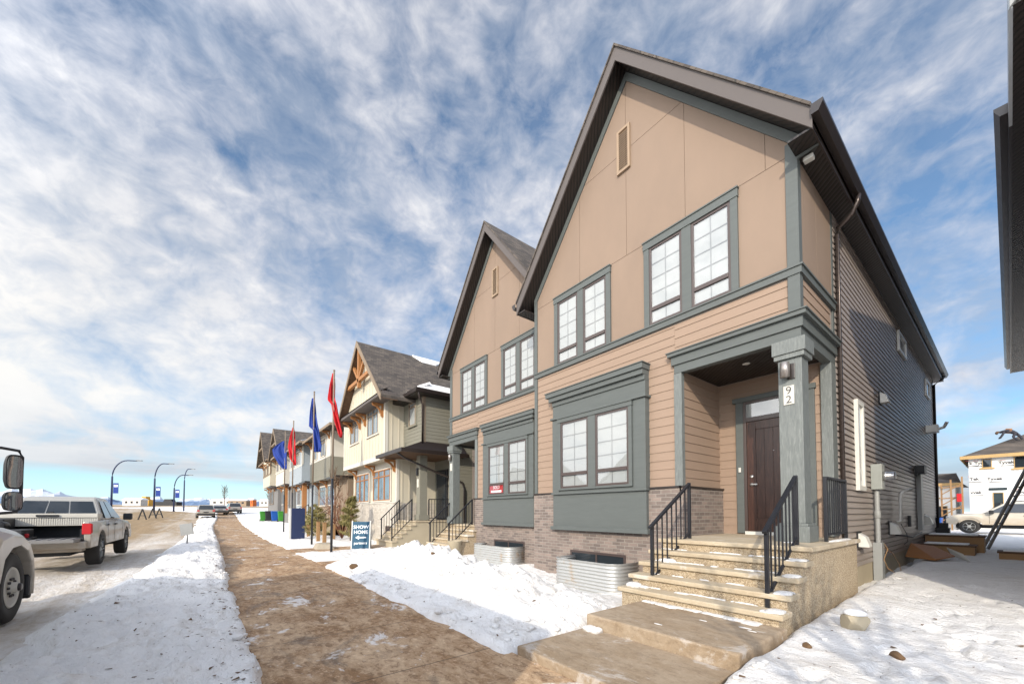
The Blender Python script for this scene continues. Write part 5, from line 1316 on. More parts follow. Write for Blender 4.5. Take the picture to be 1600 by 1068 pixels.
        g = MB(); g.box(xr-.02, xr+.012, s*(W-.15), s*(W+.004), .82, 1.07); g.box(xr-.12, xr-.02, s*(W-.02), s*(W+.006), .84, 1.06); g.build('tail_light', 'flag_red', root, .01)
        g = MB(); g.box(xf+.06, xf+.22, s*(W-.36), s*(W-.02), .78, .95); g.build('headlight', 'steel', root, .02)
    g = MB(); e = .012; nx = .05
    w0, w1 = W-.16, W-.30
    g.add([(A0+.10, w0, zb+.07), (A0+.10, -w0, zb+.07), (A1-.06, -w1, zr-.10), (A1-.06, w1, zr-.10)], [(0, 1, 2, 3)]); g.v = [(p[0]-.03, p[1], p[2]+.025) for p in g.v]; g.build('windscreen', 'dark_glass', root, fix=False)
    for (u0, u1) in ((-w0+.02, -.24), (-.21, .21), (.24, w0-.02)):
        g = MB(); q = lambda z, u: (A3+(A2-A3)*(z-zb)/(zr-.03-zb)+.014, u*(1-.26*(z-zb)/(zr-zb)), z); g.poly([q(zb+.10, u0), q(zb+.10, u1), q(zr-.12, u1), q(zr-.12, u0)]); g.build('rear_window', 'dark_glass', root, fix=False)
    for (wx, wz) in wheels_:
        for s in (1, -1): wheel(root, (wx, s*(W-.13), wz), r, .25, s, 'grey_pvc')
    g = MB(); g.box(xf, xf+.16, -W+.03, W-.03, .50, .76); g.box(xf+.02, xf+.10, -W*.5, W*.5, .78, .93); g.build('front_bumper', 'black_plastic', root, .03)
    g = MB(); g.box(xr, xr+.16, -W+.06, W-.06, .50, .66); g.box(xr-.4, xr, -W+.15, W-.15, .42, .56); g.box(xr+.1, xr+.26, -.06, .06, .44, .52); g.build('rear_bumper', paint, root, .02)
    g = MB(); g.box(xf+.4, xr-.5, -.5, .5, .30, .52); g.bar((wr, -W+.2, r), (wr, W-.2, r), .14); g.bar((wf, -W+.2, r), (wf, W-.2, r), .14); g.build('chassis', 'black_plastic', root)
    g = MB()
    if tailgate_open:
        g.box(xr+.02, xr+.58, -W+.16, W-.16, .66, .73); 
        for k in range(9): g.box(xr+.06, xr+.54, -W+.22+k*.17, -W+.30+k*.17, .73, .745)
    else: g.box(xr-.03, xr+.012, -W+.16, W-.16, .66, 1.09)
    g.build('tailgate', 'mid_grey' if tailgate_open else paint, root, .012)
    if toolbox:
        g = MB(); g.box(xcab1+.07, xcab1+.55, -W+.11, W-.11, 1.0, 1.29); 
        for k in range(44): u = -W+.13+k*.0377; g.box(xcab1+.55, xcab1+.558, u, u+.018, 1.02, 1.20)
        g.box(xcab1+.05, xcab1+.58, -W+.09, W-.09, 1.20, 1.30); t = g.build('toolbox', 'cream_white', root, .01)
        g = MB(); g.box(xcab1+.58, xcab1+.61, -.18, .18, 1.22, 1.27); g.box(xcab1+.3, xcab1+.4, -.04, .04, 1.30, 1.34); g.build('latch', 'black_plastic', t)
    if rack:
        g = MB()
        for s in (1, -1): g.bar((A1+.3, s*(W-.28), zr+.06), (A2-.1, s*(W-.28), zr+.06), .03)
        for xx in (A1+.4, A2-.2): g.bar((xx, -W+.28, zr+.08), (xx, W-.28, zr+.08), .03)
        g.build('roof_rack', 'black_plastic', root)
    root.location = loc; root.rotation_euler = (0, 0, rotz); root.scale = (scale,)*3
    return root
PT = pickup('pickup_truck', 'white pickup with its tailgate down, parked on the snowy street', (-16.0, -3.02, -1.335), R(-.8), 'paint_white', True, 1.0, None, True, False, 5.5)
# what lies in its bed
k = MB(); k.box(-13.75, -12.95, -3.65, -3.05, -.61, -.56); k.box(-13.7, -13.0, -3.6, -3.1, -.56, -.38); k.tube([(-13.6, -3.5, -.30), (-13.1, -3.45, -.28)], .09, 10); tag(k.build('tool_case', 'black_plastic', None, .02), 'black tool cases piled on the open tailgate', 'tools')
k = MB(); k.box(-13.25, -13.12, -3.18, -3.06, -.56, -.47); k.box(-13.21, -13.16, -3.14, -3.10, -.47, -.44); tag(k.build('gas_can', 'flag_red', None, .02), 'small red can beside the tools in the truck bed', 'can')
k = MB(); k.box(-14.55, -13.75, -3.84, -3.55, -.60, -.15); tag(k.build('side_toolbox', 'black_plastic', None, .02), 'long black box along the left side of the truck bed', 'box')
pickup('pickup_truck', 'muddy tan-white pickup parked on the lane behind the houses', (.62, 38.2, -1.32), R(0), 'paint_tan', False, 1.10, None, False, True, 5.9)

def car(name, label, loc, rotz, paint, h=1.5, suv=True, group=None):
    """front towards -X locally"""
    root = bpy.data.objects.new(name, None); COL.objects.link(root); WLOC[root.name] = (0, 0, 0); tag(root, label, 'car', group)
    L, W = 4.6, .92; xf, xr = -L/2, L/2; zb = h*.60
    st = [(xf, .45, .62, .80), (xf+.12, .32, .74, .90), (xf+1.0, .28, .86, .92), (xf+1.4, .26, zb, .92), (xr-.9, .26, zb+.02, .92), (xr-.15, .30, zb+.02, .90), (xr, .42, zb-.06, .84)]
    b = MB(); b.loft([[(x, -w+.06, z0), (x, w-.06, z0), (x, w, (z0+z1)/2), (x, w-.05, z1), (x, -w+.05, z1), (x, -w, (z0+z1)/2)] for x, z0, z1, w in st]); b.build('body', paint, root, .04)
    g = MB(); a0, a1, a2, a3 = xf+1.15, xf+2.0, xr-(.55 if suv else 1.3), xr-(.12 if suv else .55); w0, w1 = W-.08, W-.25
    g.loft([[(a0, w, zb), (a0, -w, zb), (a0+.02, -w, zb+.01), (a0+.02, w, zb+.01)] if i == 0 else r_ for i, r_ in enumerate([None])] if False else [[(a0, w0, zb), (a1, w1, h-.03), (a2, w1, h), (a3, w0, zb+.02)], [(a0, -w0, zb), (a1, -w1, h-.03), (a2, -w1, h), (a3, -w0, zb+.02)]]); g.build('cabin', paint, root, .05)
    g = MB(); t = lambda f, p, q: tuple(p[i]+(q[i]-p[i])*f for i in range(3))
    zz = lambda x, u, z: (x, u, z)
    g.poly([(a3-.06*.5+.03, -w0+.12, zb+.10), (a3+.0, w0-.12, zb+.10), (a2+.07, w1-.06, h-.08), (a2+.07, -w1+.06, h-.08)]); g.build('rear_window', 'dark_glass', root, fix=False)
    for s in (1, -1):
        g = MB(); g.poly([(a0+.35, s*(w0+.01-.02), zb+.06), (a3-.2, s*(w0+.01-.02), zb+.06), (a2-.05, s*(w1+.025), h-.09), (a1+.05, s*(w1+.025), h-.10)]); g.build('side_window', 'dark_glass', root, fix=False)
        g = MB(); g.box(xr-.12, xr+.01, s*(W-.30), s*(W-.06), zb-.16, zb+.0); g.build('tail_light', 'flag_red', root)
        for wx in (xf+.85, xr-.9): wheel(root, (wx, s*(W-.11), .34), .34, .22, s, 'grey_pvc')
    g = MB(); g.box(xr-.05, xr+.08, -W+.06, W-.06, .36, .56); g.box(xr+.005, xr+.012, -.26, .26, .66, .78); g.build('rear_bumper', 'black_plastic', root, .02)
    root.location = loc; root.rotation_euler = (0, 0, rotz)
car('parked_car', 'white estate car parked on the left side of the far group', (-62.5, -.2, float(road_z(np.array([-62.5]))[0])), R(2), 'paint_white', 1.62, True, 'cars parked far along the street')
car('parked_car', 'low silver saloon between the two taller parked cars', (-71.5, 1.3, float(zt(-71.5))), R(4), 'paint_silver', 1.42, False, 'cars parked far along the street')
car('parked_car', 'white van-like car parked on the right of the far group', (-75.5, 3.2, float(zt(-75.5))), R(4), 'paint_white', 1.62, True, 'cars parked far along the street')

def big_truck():
    """conventional heavy truck, front towards -X; only its front wheel, wing and mirrors reach into the picture"""
    gx_, gy_ = -9.03, -2.42; g = -1.62
    root = thing('heavy_truck', 'dirty white heavy truck with big steel wheel, cut off by the left edge', 'truck', (gx_, gy_-.9, g))
    wheel_c = (gx_, gy_+.05, g+.52)
    m = MB(); r = .52; m.disc_lathe(wheel_c, (0, 1, 0), [(r*.55, -.15), (r*.93, -.15), (r, -.10), (r, .08), (r*.95, .13), (r*.84, .15), (r*.60, .14), (r*.56, .10)], 44); wo = m.build('wheel', 'rubber', root)
    m = MB(); m.disc_lathe(wheel_c, (0, 1, 0), [(r*.58, .125), (r*.55, .145), (r*.52, .13), (r*.46, .09), (r*.34, .07), (r*.30, .075), (r*.30, .10), (r*.15, .10), (r*.14, .20), (0, .20)], 44); m.build('rim', 'cream_white', wo)
    m = MB()
    for k in range(10):
        a = k*math.pi/5; p = Vector(wheel_c)+Vector((math.cos(a)*r*.24, .10, math.sin(a)*r*.24)); m.disc_lathe(p, (0, 1, 0), [(.02, 0), (.02, .05), (0, .055)], 6)
    m.disc_lathe(Vector(wheel_c)+Vector((0, .20, 0)), (0, 1, 0), [(.06, 0), (.05, .03), (0, .03)], 10); m.build('lug_nut', 'dark_metal', wo)
    m = MB()
    for k in range(10):
        a = (k+.5)*math.pi/5; p = Vector(wheel_c)+Vector((math.cos(a)*r*.42, .078, math.sin(a)*r*.42)); m.disc_lathe(p, (0, 1, 0), [(.036, -.006), (.036, .022), (0, .022)], 10)
    m.build('hand_hole', 'black_plastic', wo)
    # wing: arch swept over the wheel, bonnet behind it
    yo = gy_+.24; yi = gy_-.35
    prof = [(-.66, .30), (-.69, .62), (-.62, .95), (-.42, 1.20), (-.10, 1.34), (.30, 1.40), (.75, 1.42), (1.0, 1.30)]
    inn = [(-.60, .34), (-.625, .62), (-.56, .84), (-.40, 1.02), (-.12, 1.12), (.20, 1.10), (.48, .95), (.62, .62)]
    f = MB()
    rings = []
    for (p, q) in zip(prof, inn):
        a = (gx_+p[0], g+p[1]); b = (gx_+q[0], g+q[1])
        rings.append([(b[0], yo, b[1]), (a[0]*.6+b[0]*.4, yo+.02, a[1]*.6+b[1]*.4), (a[0], yo-.07, a[1]), (a[0], yi, a[1]+.02), (b[0], yi, b[1])])
    f.loft(rings); f.build('fender', 'paint_truck', root, .02)
    f = MB(); f.box(gx_-.62, gx_+1.2, yi-.5, yo-.1, g+.55, g+.62); f.box(gx_-.55, gx_+.7, yi, yi+.03, g+.3, g+1.1); f.build('wheel_well', 'black_plastic', root)
    f = MB(); f.loft([[(gx_+x, yi-1.25, g+z0), (gx_+x, yi+.06, g+z0), (gx_+x, yi+.02, g+z1-.12), (gx_+x, yi-.15, g+z1), (gx_+x, yi-1.1, g+z1), (gx_+x, yi-1.25, g+z1-.12)] for x, z0, z1 in ((-.62, .62, 1.36), (-.3, .6, 1.52), (.6, .6, 1.68), (1.25, .6, 1.78))]); f.build('bonnet', 'paint_truck', root, .03)
    f = MB(); f.box(gx_-.74, gx_-.56, yi-1.3, yo-.02, g+.30, g+.62); f.box(gx_-.70, gx_-.62, yo-.14, yo-.02, g+.25, g+.66); f.build('bumper', 'black_plastic', root, .03)
    f = MB(); f.loft([[(gx_+1.25, yi-1.35, g+.7), (gx_+1.25, yo-.12, g+.7), (gx_+1.25, yo-.12, g+1.8), (gx_+1.25, yi-1.35, g+1.8)], [(gx_+1.7, yi-1.35, g+.7), (gx_+1.7, yo-.12, g+.7), (gx_+1.7, yo-.2, g+2.65), (gx_+1.7, yi-1.27, g+2.65)], [(gx_+3.1, yi-1.35, g+.7), (gx_+3.1, yo-.12, g+.7), (gx_+3.1, yo-.2, g+2.7), (gx_+3.1, yi-1.27, g+2.7)]]); f.build('cab', 'paint_truck', root, .05)
    f = MB(); f.box(gx_+3.3, gx_+9.0, gy_-2.05, gy_+.2, g+1.0, g+3.05); f.build('cargo_box', 'white_paint', root, .03)
    f = MB(); f.box(gx_+1.0, gx_+9.0, gy_-1.6, gy_-.2, g+.6, g+.95); f.build('chassis', 'black_plastic', root)
    for xx in (6.6, 7.9):
        for s, yy in ((1, gy_-.02), (-1, gy_-1.85)): wheel(root, (gx_+xx, yy, g+.52), .52, .3, s)
    wheel(root, (gx_, gy_-1.85, g+.52), .52, .3, -1)
    # west-coast mirrors on a loop arm
    mx_, my_ = gx_+1.05, gy_+.43; z0 = g+1.62
    f = MB(); f.tube([(mx_+.75, my_-.45, z0+.72), (mx_+.25, my_-.05, z0+.80), (mx_+.0, my_+.03, z0+.80), (mx_-.02, my_+.055, z0+.72), (mx_-.02, my_+.055, z0+.10), (mx_+.02, my_+.03, z0+.0), (mx_+.75, my_-.45, z0-.08)], .018, 8); fo = f.build('mirror_arm', 'black_plastic', root)
    D = Vector((.80, .60, 0)).normalized(); S = Vector((-D.y, D.x, 0))
    for (zc, hh, ww, nm) in ((z0+.52, .45, .155, 'tall_mirror'), (z0+.14, .25, .165, 'convex_mirror')):
        c = Vector((mx_+.02, my_+.0, zc)); f = MB()
        pr = lambda d, k: [c+D*d+S*(ww/2*k*math.copysign(abs(math.cos(a))**.5, math.cos(a)))+Vector((0, 0, hh/2*k*math.copysign(abs(math.sin(a))**.5, math.sin(a)))) for a in [j/24*2*math.pi for j in range(24)]]
        f.loft([pr(.02, 1.0), pr(-.03, .98), pr(-.09, .75)]); mo = f.build(nm, 'black_plastic', root)
        f = MB(); f.loft([pr(.021, .9), pr(.024, .9)]); f.build('mirror_glass', 'mirror_glass', mo)
big_truck()

# ------------------------------------------------------------------ behind the houses, on the right
def wrapped_house(name, label, x0, x1, y, zg, ze, roof_h, wins, texts, group=None, ov=.36):
    root = thing(name, label, 'house', ((x0+x1)/2, y+4, zg), group)
    m = MB(); m.box(x0, x1, y, y+9, zg-.3, ze); m.build('wrapped_wall', 'house_wrap', root)
    m = MB(); m.loft([[(x0-ov, y-ov, ze), (x1+ov, y-ov, ze), (x1+ov, y+9.5, ze), (x0-ov, y+9.5, ze)], [(x0+3.6, y+4.2, ze+roof_h), (x1-2.5, y+4.2, ze+roof_h), (x1-2.5, y+5, ze+roof_h), (x0+3.6, y+5, ze+roof_h)]]); ro = m.build('roof', 'shingle', root)
    m = MB(); m.box(x0-ov-.03, x1+ov, y-ov-.05, y-ov, ze-.22, ze+.02); m.box(x0-ov-.05, x0-ov, y-ov, y+9.5, ze-.22, ze+.02); m.build('fascia', 'osb', ro)
    for (a, b, c, d) in wins:
        m = MB(); f = .04
        for q in ((a, a+f, c, d), (b-f, b, c, d), (a+f, b-f, d-f, d), (a+f, b-f, c, c+f)): m.box(q[0], q[1], y-.05, y, q[2], q[3])
        m.box(a-.12, b+.12, y-.1, y, c-.1, c); w = m.build('window', 'osb', root)
        m = MB(); m.quad((a+f, y-.01, c+f), (b-f, y-.01, c+f), (b-f, y-.01, d-f), (a+f, y-.01, d-f)); m.build('pane', 'dark_glass', w, fix=False)
    if texts:
        for (s, x, z, sz) in texts:
            m = MB(); m2 = MB(); m3 = MB(); text_mesh(m, s, sz, (x, y-.006, z), (1, 0, 0), (0, 0, 1), .003, 'CENTER', .035); m2.box(x-sz*.9, x+sz*1.25, y-.008, y-.005, z-.16, z-.11); m3.box(x-sz*1.0, x-.02, y-.008, y-.005, z+sz*.95, z+sz*1.04)
            lt = m.build('lettering', 'ink', root, fix=False); m2.build('underline', 'ink', lt); m3.build('red_mark', 'ink_red', lt)
    return root
H1 = wrapped_house('unfinished_house', 'white-wrapped unfinished house with printed wrap, behind the muddy pickup', -1.87, 7.85, 45.0, -1.4, 4.15, 2.2,
    [(-1.22, -.76, 3.25, 3.88), (.22, .95, 3.1, 3.95), (-.78, -.28, -.4, 1.42), (.75, 1.5, .2, 1.5)],
    [('Tyvek', -.12, 3.46, .29), ('Tyv', -1.38, 3.52, .28), ('k', -1.76, 3.55, .28), ('Tek', -1.62, 2.36, .29), ('Tyvek', -.66, 2.32, .29), ('vvek', -1.56, 1.36, .29), ('Tyv', .42, 1.30, .29), ('Tyvek', 1.6, 3.4, .29)])
m = MB(); m.box(-.95, -.12, 44.94, 44.97, 1.58, 1.76); m.build('transom', 'dark_glass', H1)
wrapped_house('unfinished_house', 'small distant white house with yellow fascia, left of the wrapped house', -6.5, -2.75, 48.0, -1.4, 2.35, 1.1, [(-5.6, -4.7, 1.2, 2.0), (-4.4, -3.7, 1.2, 2.0), (-5.6, -3.2, -1.3, .5)], [])
m = MB()
for (a, b) in (((-2.7, 43.5, -1.4), (-2.7, 43.5, 2.4)), ((-2.15, 43.5, -1.4), (-2.15, 43.5, 2.6)), ((-3.2, 43.8, -1.4), (-3.2, 43.8, 2.1))): m.bar(a, b, .09)
for z in (-.6, .2, 1.0, 1.8): m.bar((-3.2, 43.6, z), (-2.1, 43.5, z+.1), .08); m.bar((-3.2, 43.6, z-.5), (-2.15, 43.5, z+.3), .06)
tag(m.build('scaffold', 'tan_lumber'), 'timber scaffold at the left corner of the wrapped house', 'scaffold')
m = MB(); m.box(-2.42, -2.18, 43.2, 43.3, .75, 1.35); tag(m.build('red_panel', 'flag_red', None, .02), 'red panel hung on the timber scaffold', 'panel')
m = MB(); m.loft([[(-4.1, 40.6, -1.4), (-3.1, 40.6, -1.4), (-3.1, 41.6, -1.4), (-4.1, 41.6, -1.4)], [(-4.2, 40.5, -.35), (-3.0, 40.5, -.35), (-3.0, 41.7, -.35), (-4.2, 41.7, -.35)]]); tag(m.build('tote', 'bin_blue', None, .05), 'blue tote on the ground left of the muddy pickup', 'container')
m = MB(); m.loft([[(-5.1, 42, -1.4), (-4.0, 42, -1.4), (-4.0, 43, -1.4), (-5.1, 43, -1.4)], [(-4.8, 42.2, .25), (-4.3, 42.2, .3), (-4.3, 42.8, .3), (-4.8, 42.8, .2)]]); tag(m.build('tarp_pile', 'orange_mesh', None, .1), 'orange covered pile beside the small distant house', 'pile')

def skin_person(name, label, joints, edges, radii, cat='person'):
    me = bpy.data.meshes.new(name); me.from_pydata(joints, edges, []); ob = bpy.data.objects.new(name, me); COL.objects.link(ob)
    me.materials.append(M['dark_cloth']); ob.modifiers.new('skin', 'SKIN'); sv = me.skin_vertices[0].data
    for v, r in zip(sv, radii): v.radius = (r, r)
    sv[0].use_root = True
    s = ob.modifiers.new('sub', 'SUBSURF'); s.levels = 1; s.render_levels = 2; WLOC[ob.name] = (0, 0, 0)
    return tag(ob, label, cat)
# roofer bent over on the near slope of the wrapped house
px, py = .35, 46.6
pz = 4.15+2.4*(py-44.5)/4.7
J = [(px, py, pz+.62), (px-.25, py, pz+.78), (px-.52, py, pz+.80), (px-.66, py, pz+.74), (px-.76, py, pz+.70),
     (px-.50, py-.20, pz+.76), (px-.58, py-.24, pz+.48), (px-.72, py-.2, pz+.22), (px-.50, py+.20, pz+.76), (px-.62, py+.24, pz+.50), (px-.78, py+.2, pz+.26),
     (px+.02, py-.12, pz+.52), (px-.12, py-.14, pz+.28), (px+.10, py-.14, pz+.03), (px+.04, py+.12, pz+.52), (px+.22, py+.14, pz+.30), (px+.30, py+.14, pz+.07)]
Eg = [(0, 1), (1, 2), (2, 3), (3, 4), (2, 5), (5, 6), (6, 7), (2, 8), (8, 9), (9, 10), (0, 11), (11, 12), (12, 13), (0, 14), (14, 15), (15, 16)]
P_ = skin_person('person', 'roofer in dark clothing bent over on the wrapped house roof', J, Eg, [.16, .17, .15, .08, .11, .08, .06, .05, .08, .06, .05, .11, .08, .06, .11, .08, .06])
m = MB(); m.tube([(px-.16, py, pz+.74), (px-.46, py, pz+.79)], [.19, .18], 10); m.build('safety_vest', 'cedar', P_)
m = MB(); m.disc_lathe((px-.82, py, pz+.70), (-.85, 0, .5), [(.13, -.05), (.13, .03), (.09, .10), (0, .12)], 12); m.build('hard_hat', 'dark_lumber', P_)
m = MB(); m.box(px+.9, px+1.8, py+.2, py+.6, pz+.15, pz+.42); tag(m.build('shingle_bundle', 'black_plastic', None, .02), 'bundle of shingles lying on the wrapped house roof', 'shingles')

def ladder():
    b0 = Vector((-.55, 20.1, -1.22)); t0 = Vector((1.0, 20.6, 3.1)); d = (t0-b0); S = Vector((.26, .96, 0))*.2
    root = thing('ladder', 'aluminium extension ladder leaning to the right, off the snowy side yard', 'ladder', tuple(b0))
    for s in (1, -1):
        m = MB(); m.bar(b0+S*s, t0+S*s, .13, .05); m.build('rail', 'ladder_metal', root); m = MB(); m.bar(b0+d*.42+S*s*.8+Vector((.02, 0, .06)), t0+d*.25+S*s*.8+Vector((.02, 0, .06)), .08, .035); m.build('fly_rail', 'ladder_metal', root)
    for k in range(1, 15):
        p = b0+d*(k/15); m = MB(); m.tube([p-S, p+S], .018, 6); m.build('rung', 'ladder_metal', root)
ladder()
def deck_box(x0, x1, y0, y1, z0, z1, label, tilt=0):
    root = thing('timber_step', label, 'timber step', ((x0+x1)/2, (y0+y1)/2, z0), 'loose timber steps in the side yard')
    m = MB()
    n = 3
    for k in range(n): m.box(x0, x1, y0+(y1-y0)*k/n+.01, y0+(y1-y0)*(k+1)/n-.01, z1-.045, z1)
    m.build('tread_boards', 'dark_lumber', root)
    m = MB(); m.box(x0+.03, x1-.03, y0+.02, y0+.06, z0, z1-.046); m.box(x0+.03, x1-.03, y1-.06, y1-.02, z0, z1-.046); m.box(x0+.03, x0+.07, y0+.06, y1-.06, z0, z1-.046); m.box(x1-.07, x1-.03, y0+.06, y1-.06, z0, z1-.046); m.build('frame', 'tan_lumber', root)
    m = MB(); m.box(x0+.1, x1-.15, y0+.12, y1-.05, z1, z1+.03); m.build('snow_cap', 'clean_snow', root, .015)
deck_box(-1.75, -.62, 17.0, 17.9, -1.23, -.95, 'long dark timber step near the house, lower one in front')
deck_box(-1.75, -.48, 18.2, 19.3, -1.23, -.72, 'long dark timber step near the house, taller one behind')
deck_box(-.25, .8, 16.2, 16.9, -1.23, -1.02, 'dark timber step lying by itself, at the right edge')
m = MB(); m.add([(-1.70, 14.2, -1.12), (-1.15, 13.9, -1.14), (-.88, 14.6, -1.08), (-1.3, 15.3, -.90), (-1.7, 15.1, -.84), (-1.70, 14.2, -1.15), (-1.15, 13.9, -1.17), (-.88, 14.6, -1.11), (-1.3, 15.3, -.93), (-1.7, 15.1, -.87)], [(0, 1, 2, 3, 4), (9, 8, 7, 6, 5), (0, 5, 6, 1), (1, 6, 7, 2), (2, 7, 8, 3), (3, 8, 9, 4), (4, 9, 5, 0)]); tag(m.build('plywood_sheet', 'cedar'), 'broken orange plywood sheet tilted against the foundation', 'plywood')
m = MB(); m.add([(-1.05, 15.2, -.92), (-.75, 14.6, -1.02), (-.62, 14.2, -1.16), (-.95, 14.9, -1.08), (-1.05, 15.2, -.945), (-.75, 14.6, -1.045), (-.62, 14.2, -1.185), (-.95, 14.9, -1.105)], [(0, 1, 2, 3), (7, 6, 5, 4), (0, 4, 5, 1), (1, 5, 6, 2), (2, 6, 7, 3), (3, 7, 4, 0)]); tag(m.build('board', 'white_paint'), 'white board scrap leaning on the broken plywood', 'board')
r = thing('hand_truck', 'black wheeled machine parked at the far corner of the near house', 'machine', (-1.15, 20.6, -1.22)); m = MB(); m.box(-1.45, -.95, 20.3, 20.7, -.85, -.35); m.tube([(-1.4, 20.4, -.4), (-1.4, 20.4, .15), (-1.1, 20.4, .2)], .03, 6); m.box(-1.3, -1.0, 20.3, 20.6, -.35, -.1); m.build('body', 'black_plastic', r, .03)
for dy in (20.28, 20.72):
    m = MB(); m.disc_lathe((-1.2, dy, -1.02), (0, 1, 0), [(.2, -.04), (.2, .04), (0, .04)], 16); m.build('wheel', 'rubber', r)
r.location = (-1.55, 21.75, -1.24); r.scale = (.75, .75, .75)
# rocks and clods
def rock(x, y, s, label, mat='rock', zoff=0, flat=.75, seed=0, name='rock'):
    rnd = random.Random(seed); z = gz(x, y)+zoff; bm = bmesh.new(); bmesh.ops.create_icosphere(bm, subdivisions=3, radius=1)
    k = [Vector((rnd.gauss(0, 1), rnd.gauss(0, 1), rnd.gauss(0, 1))).normalized() for _ in range(14)]; kk = [rnd.uniform(.62, .92) for _ in range(14)]
    for v in bm.verts:
        for d, c in zip(k, kk):
            e = v.co.dot(d)-c
            if e > 0: v.co -= d*e*.92
        v.co = Vector((v.co.x*s, v.co.y*s*.9, v.co.z*s*flat))+Vector((x, y, z+s*flat*.45))
    me = bpy.data.meshes.new(name); bm.to_mesh(me); bm.free(); me.materials.append(M[mat]); o = bpy.data.objects.new(name, me); COL.objects.link(o); WLOC[o.name] = (0, 0, 0)
    return tag(o, label, 'rock')
k = rock(-1.03, 5.35, .135, 'squat pale stone with a snow cap beside the near steps', 'foundation', .0, .95, 4, 'stone')
m = MB(); m.disc_lathe((-1.03, 5.35, gz(-1.03, 5.35)+.165), (0, 0, 1), [(.10, -.015), (.09, .015), (.05, .03), (0, .034)], 12); m.build('snow_cap', 'clean_snow', k)
rock(-.62, 4.6, .055, 'small brown rock in the snow of the right yard, upper one', 'dirt', 0, .7, 7); rock(-.22, 3.35, .045, 'small tan rock in the snow at the bottom right', 'rock', 0, .7, 8); rock(-1.18, 4.35, .045, 'small brown clod just off the corner of the steps', 'dirt', 0, .7, 9)
rock(-9.6, 2.75, .11, 'dark clod on the edge of the snow mound by the pavement', 'dirt', 0, .7, 10); rock(-7.4, 3.7, .06, 'dark chip of debris on the crest of the snow mound', 'dirt', 0, .5, 11); rock(-1.66, 8.15, .10, 'brown clod of earth against the foundation corner', 'dirt', 0, .8, 12)
def specks():
    m = MB(); rnd = random.Random(5)
    def put(x, y, s):
        z = gz(x, y); pts = [(x+rnd.uniform(-s, s), y+rnd.uniform(-s, s), z+rnd.uniform(-.2, .6)*s) for _ in range(4)]; m.add(pts, [(0, 1, 2), (0, 2, 3), (0, 3, 1), (1, 3, 2)])
    for _ in range(800):
        x = rnd.uniform(-14, -1.5); y = float(sw_edges(np.array([x]))[0])+rnd.gauss(-.12, .16); put(x, y, abs(rnd.gauss(.012, .010))+.004)
    for _ in range(420): put(rnd.uniform(-14, -2), rnd.uniform(-1.8, .3), abs(rnd.gauss(.012, .010))+.003)
    for _ in range(240): put(rnd.uniform(-10.5, -3.3), rnd.uniform(2.4, 5.4), abs(rnd.gauss(.011, .009))+.003)
    for _ in range(160): put(rnd.uniform(-1.3, 1.0), rnd.uniform(2.6, 9), abs(rnd.gauss(.010, .009))+.003)
    tag(m.build('dirt_specks', 'dirt'), kind='stuff')
specks()
# snow chunks thrown up along the pavement edges
def chunks():
    m = MB(); rnd = random.Random(9)
    def put(x, y, s):
        z = gz(x, y); c = Vector((x, y, z+s*.25)); n = 7; rings = []
        for t, k in ((-.5, .6), (0, 1.0), (.42, .75)):
            rings.append([c+Vector((math.cos(a*6.283/n+t)*s*k*rnd.uniform(.7, 1.15), math.sin(a*6.283/n+t)*s*k*rnd.uniform(.7, 1.15), s*t*rnd.uniform(.7, 1.2))) for a in range(n)])
        m.loft(rings, smooth=True)
    for _ in range(170):
        x = -1.5-rnd.random()**1.5*22; e = sw_edges(np.array([x])); put(x, float(e[0])-abs(rnd.gauss(0, .14))+.0, abs(rnd.gauss(.014, .012))+.006)
    for _ in range(70):
        x = rnd.uniform(-10.3, -3.3); put(x, 2.42+abs(rnd.gauss(0, .35)), abs(rnd.gauss(.028, .025))+.008)
    for _ in range(30):
        put(-3.35+rnd.gauss(0, .12)-.1, rnd.uniform(2.6, 4.6), abs(rnd.gauss(.035, .03))+.01)
    for _ in range(16): put(-1.32+abs(rnd.gauss(0, .08)), rnd.uniform(2.6, 4.8), abs(rnd.gauss(.022, .018))+.008)
    o = m.build('snow_chunks', 'snow'); k = o.modifiers.new('soft', 'SUBSURF'); k.levels = 1; k.render_levels = 1; tag(o, kind='stuff')
chunks()
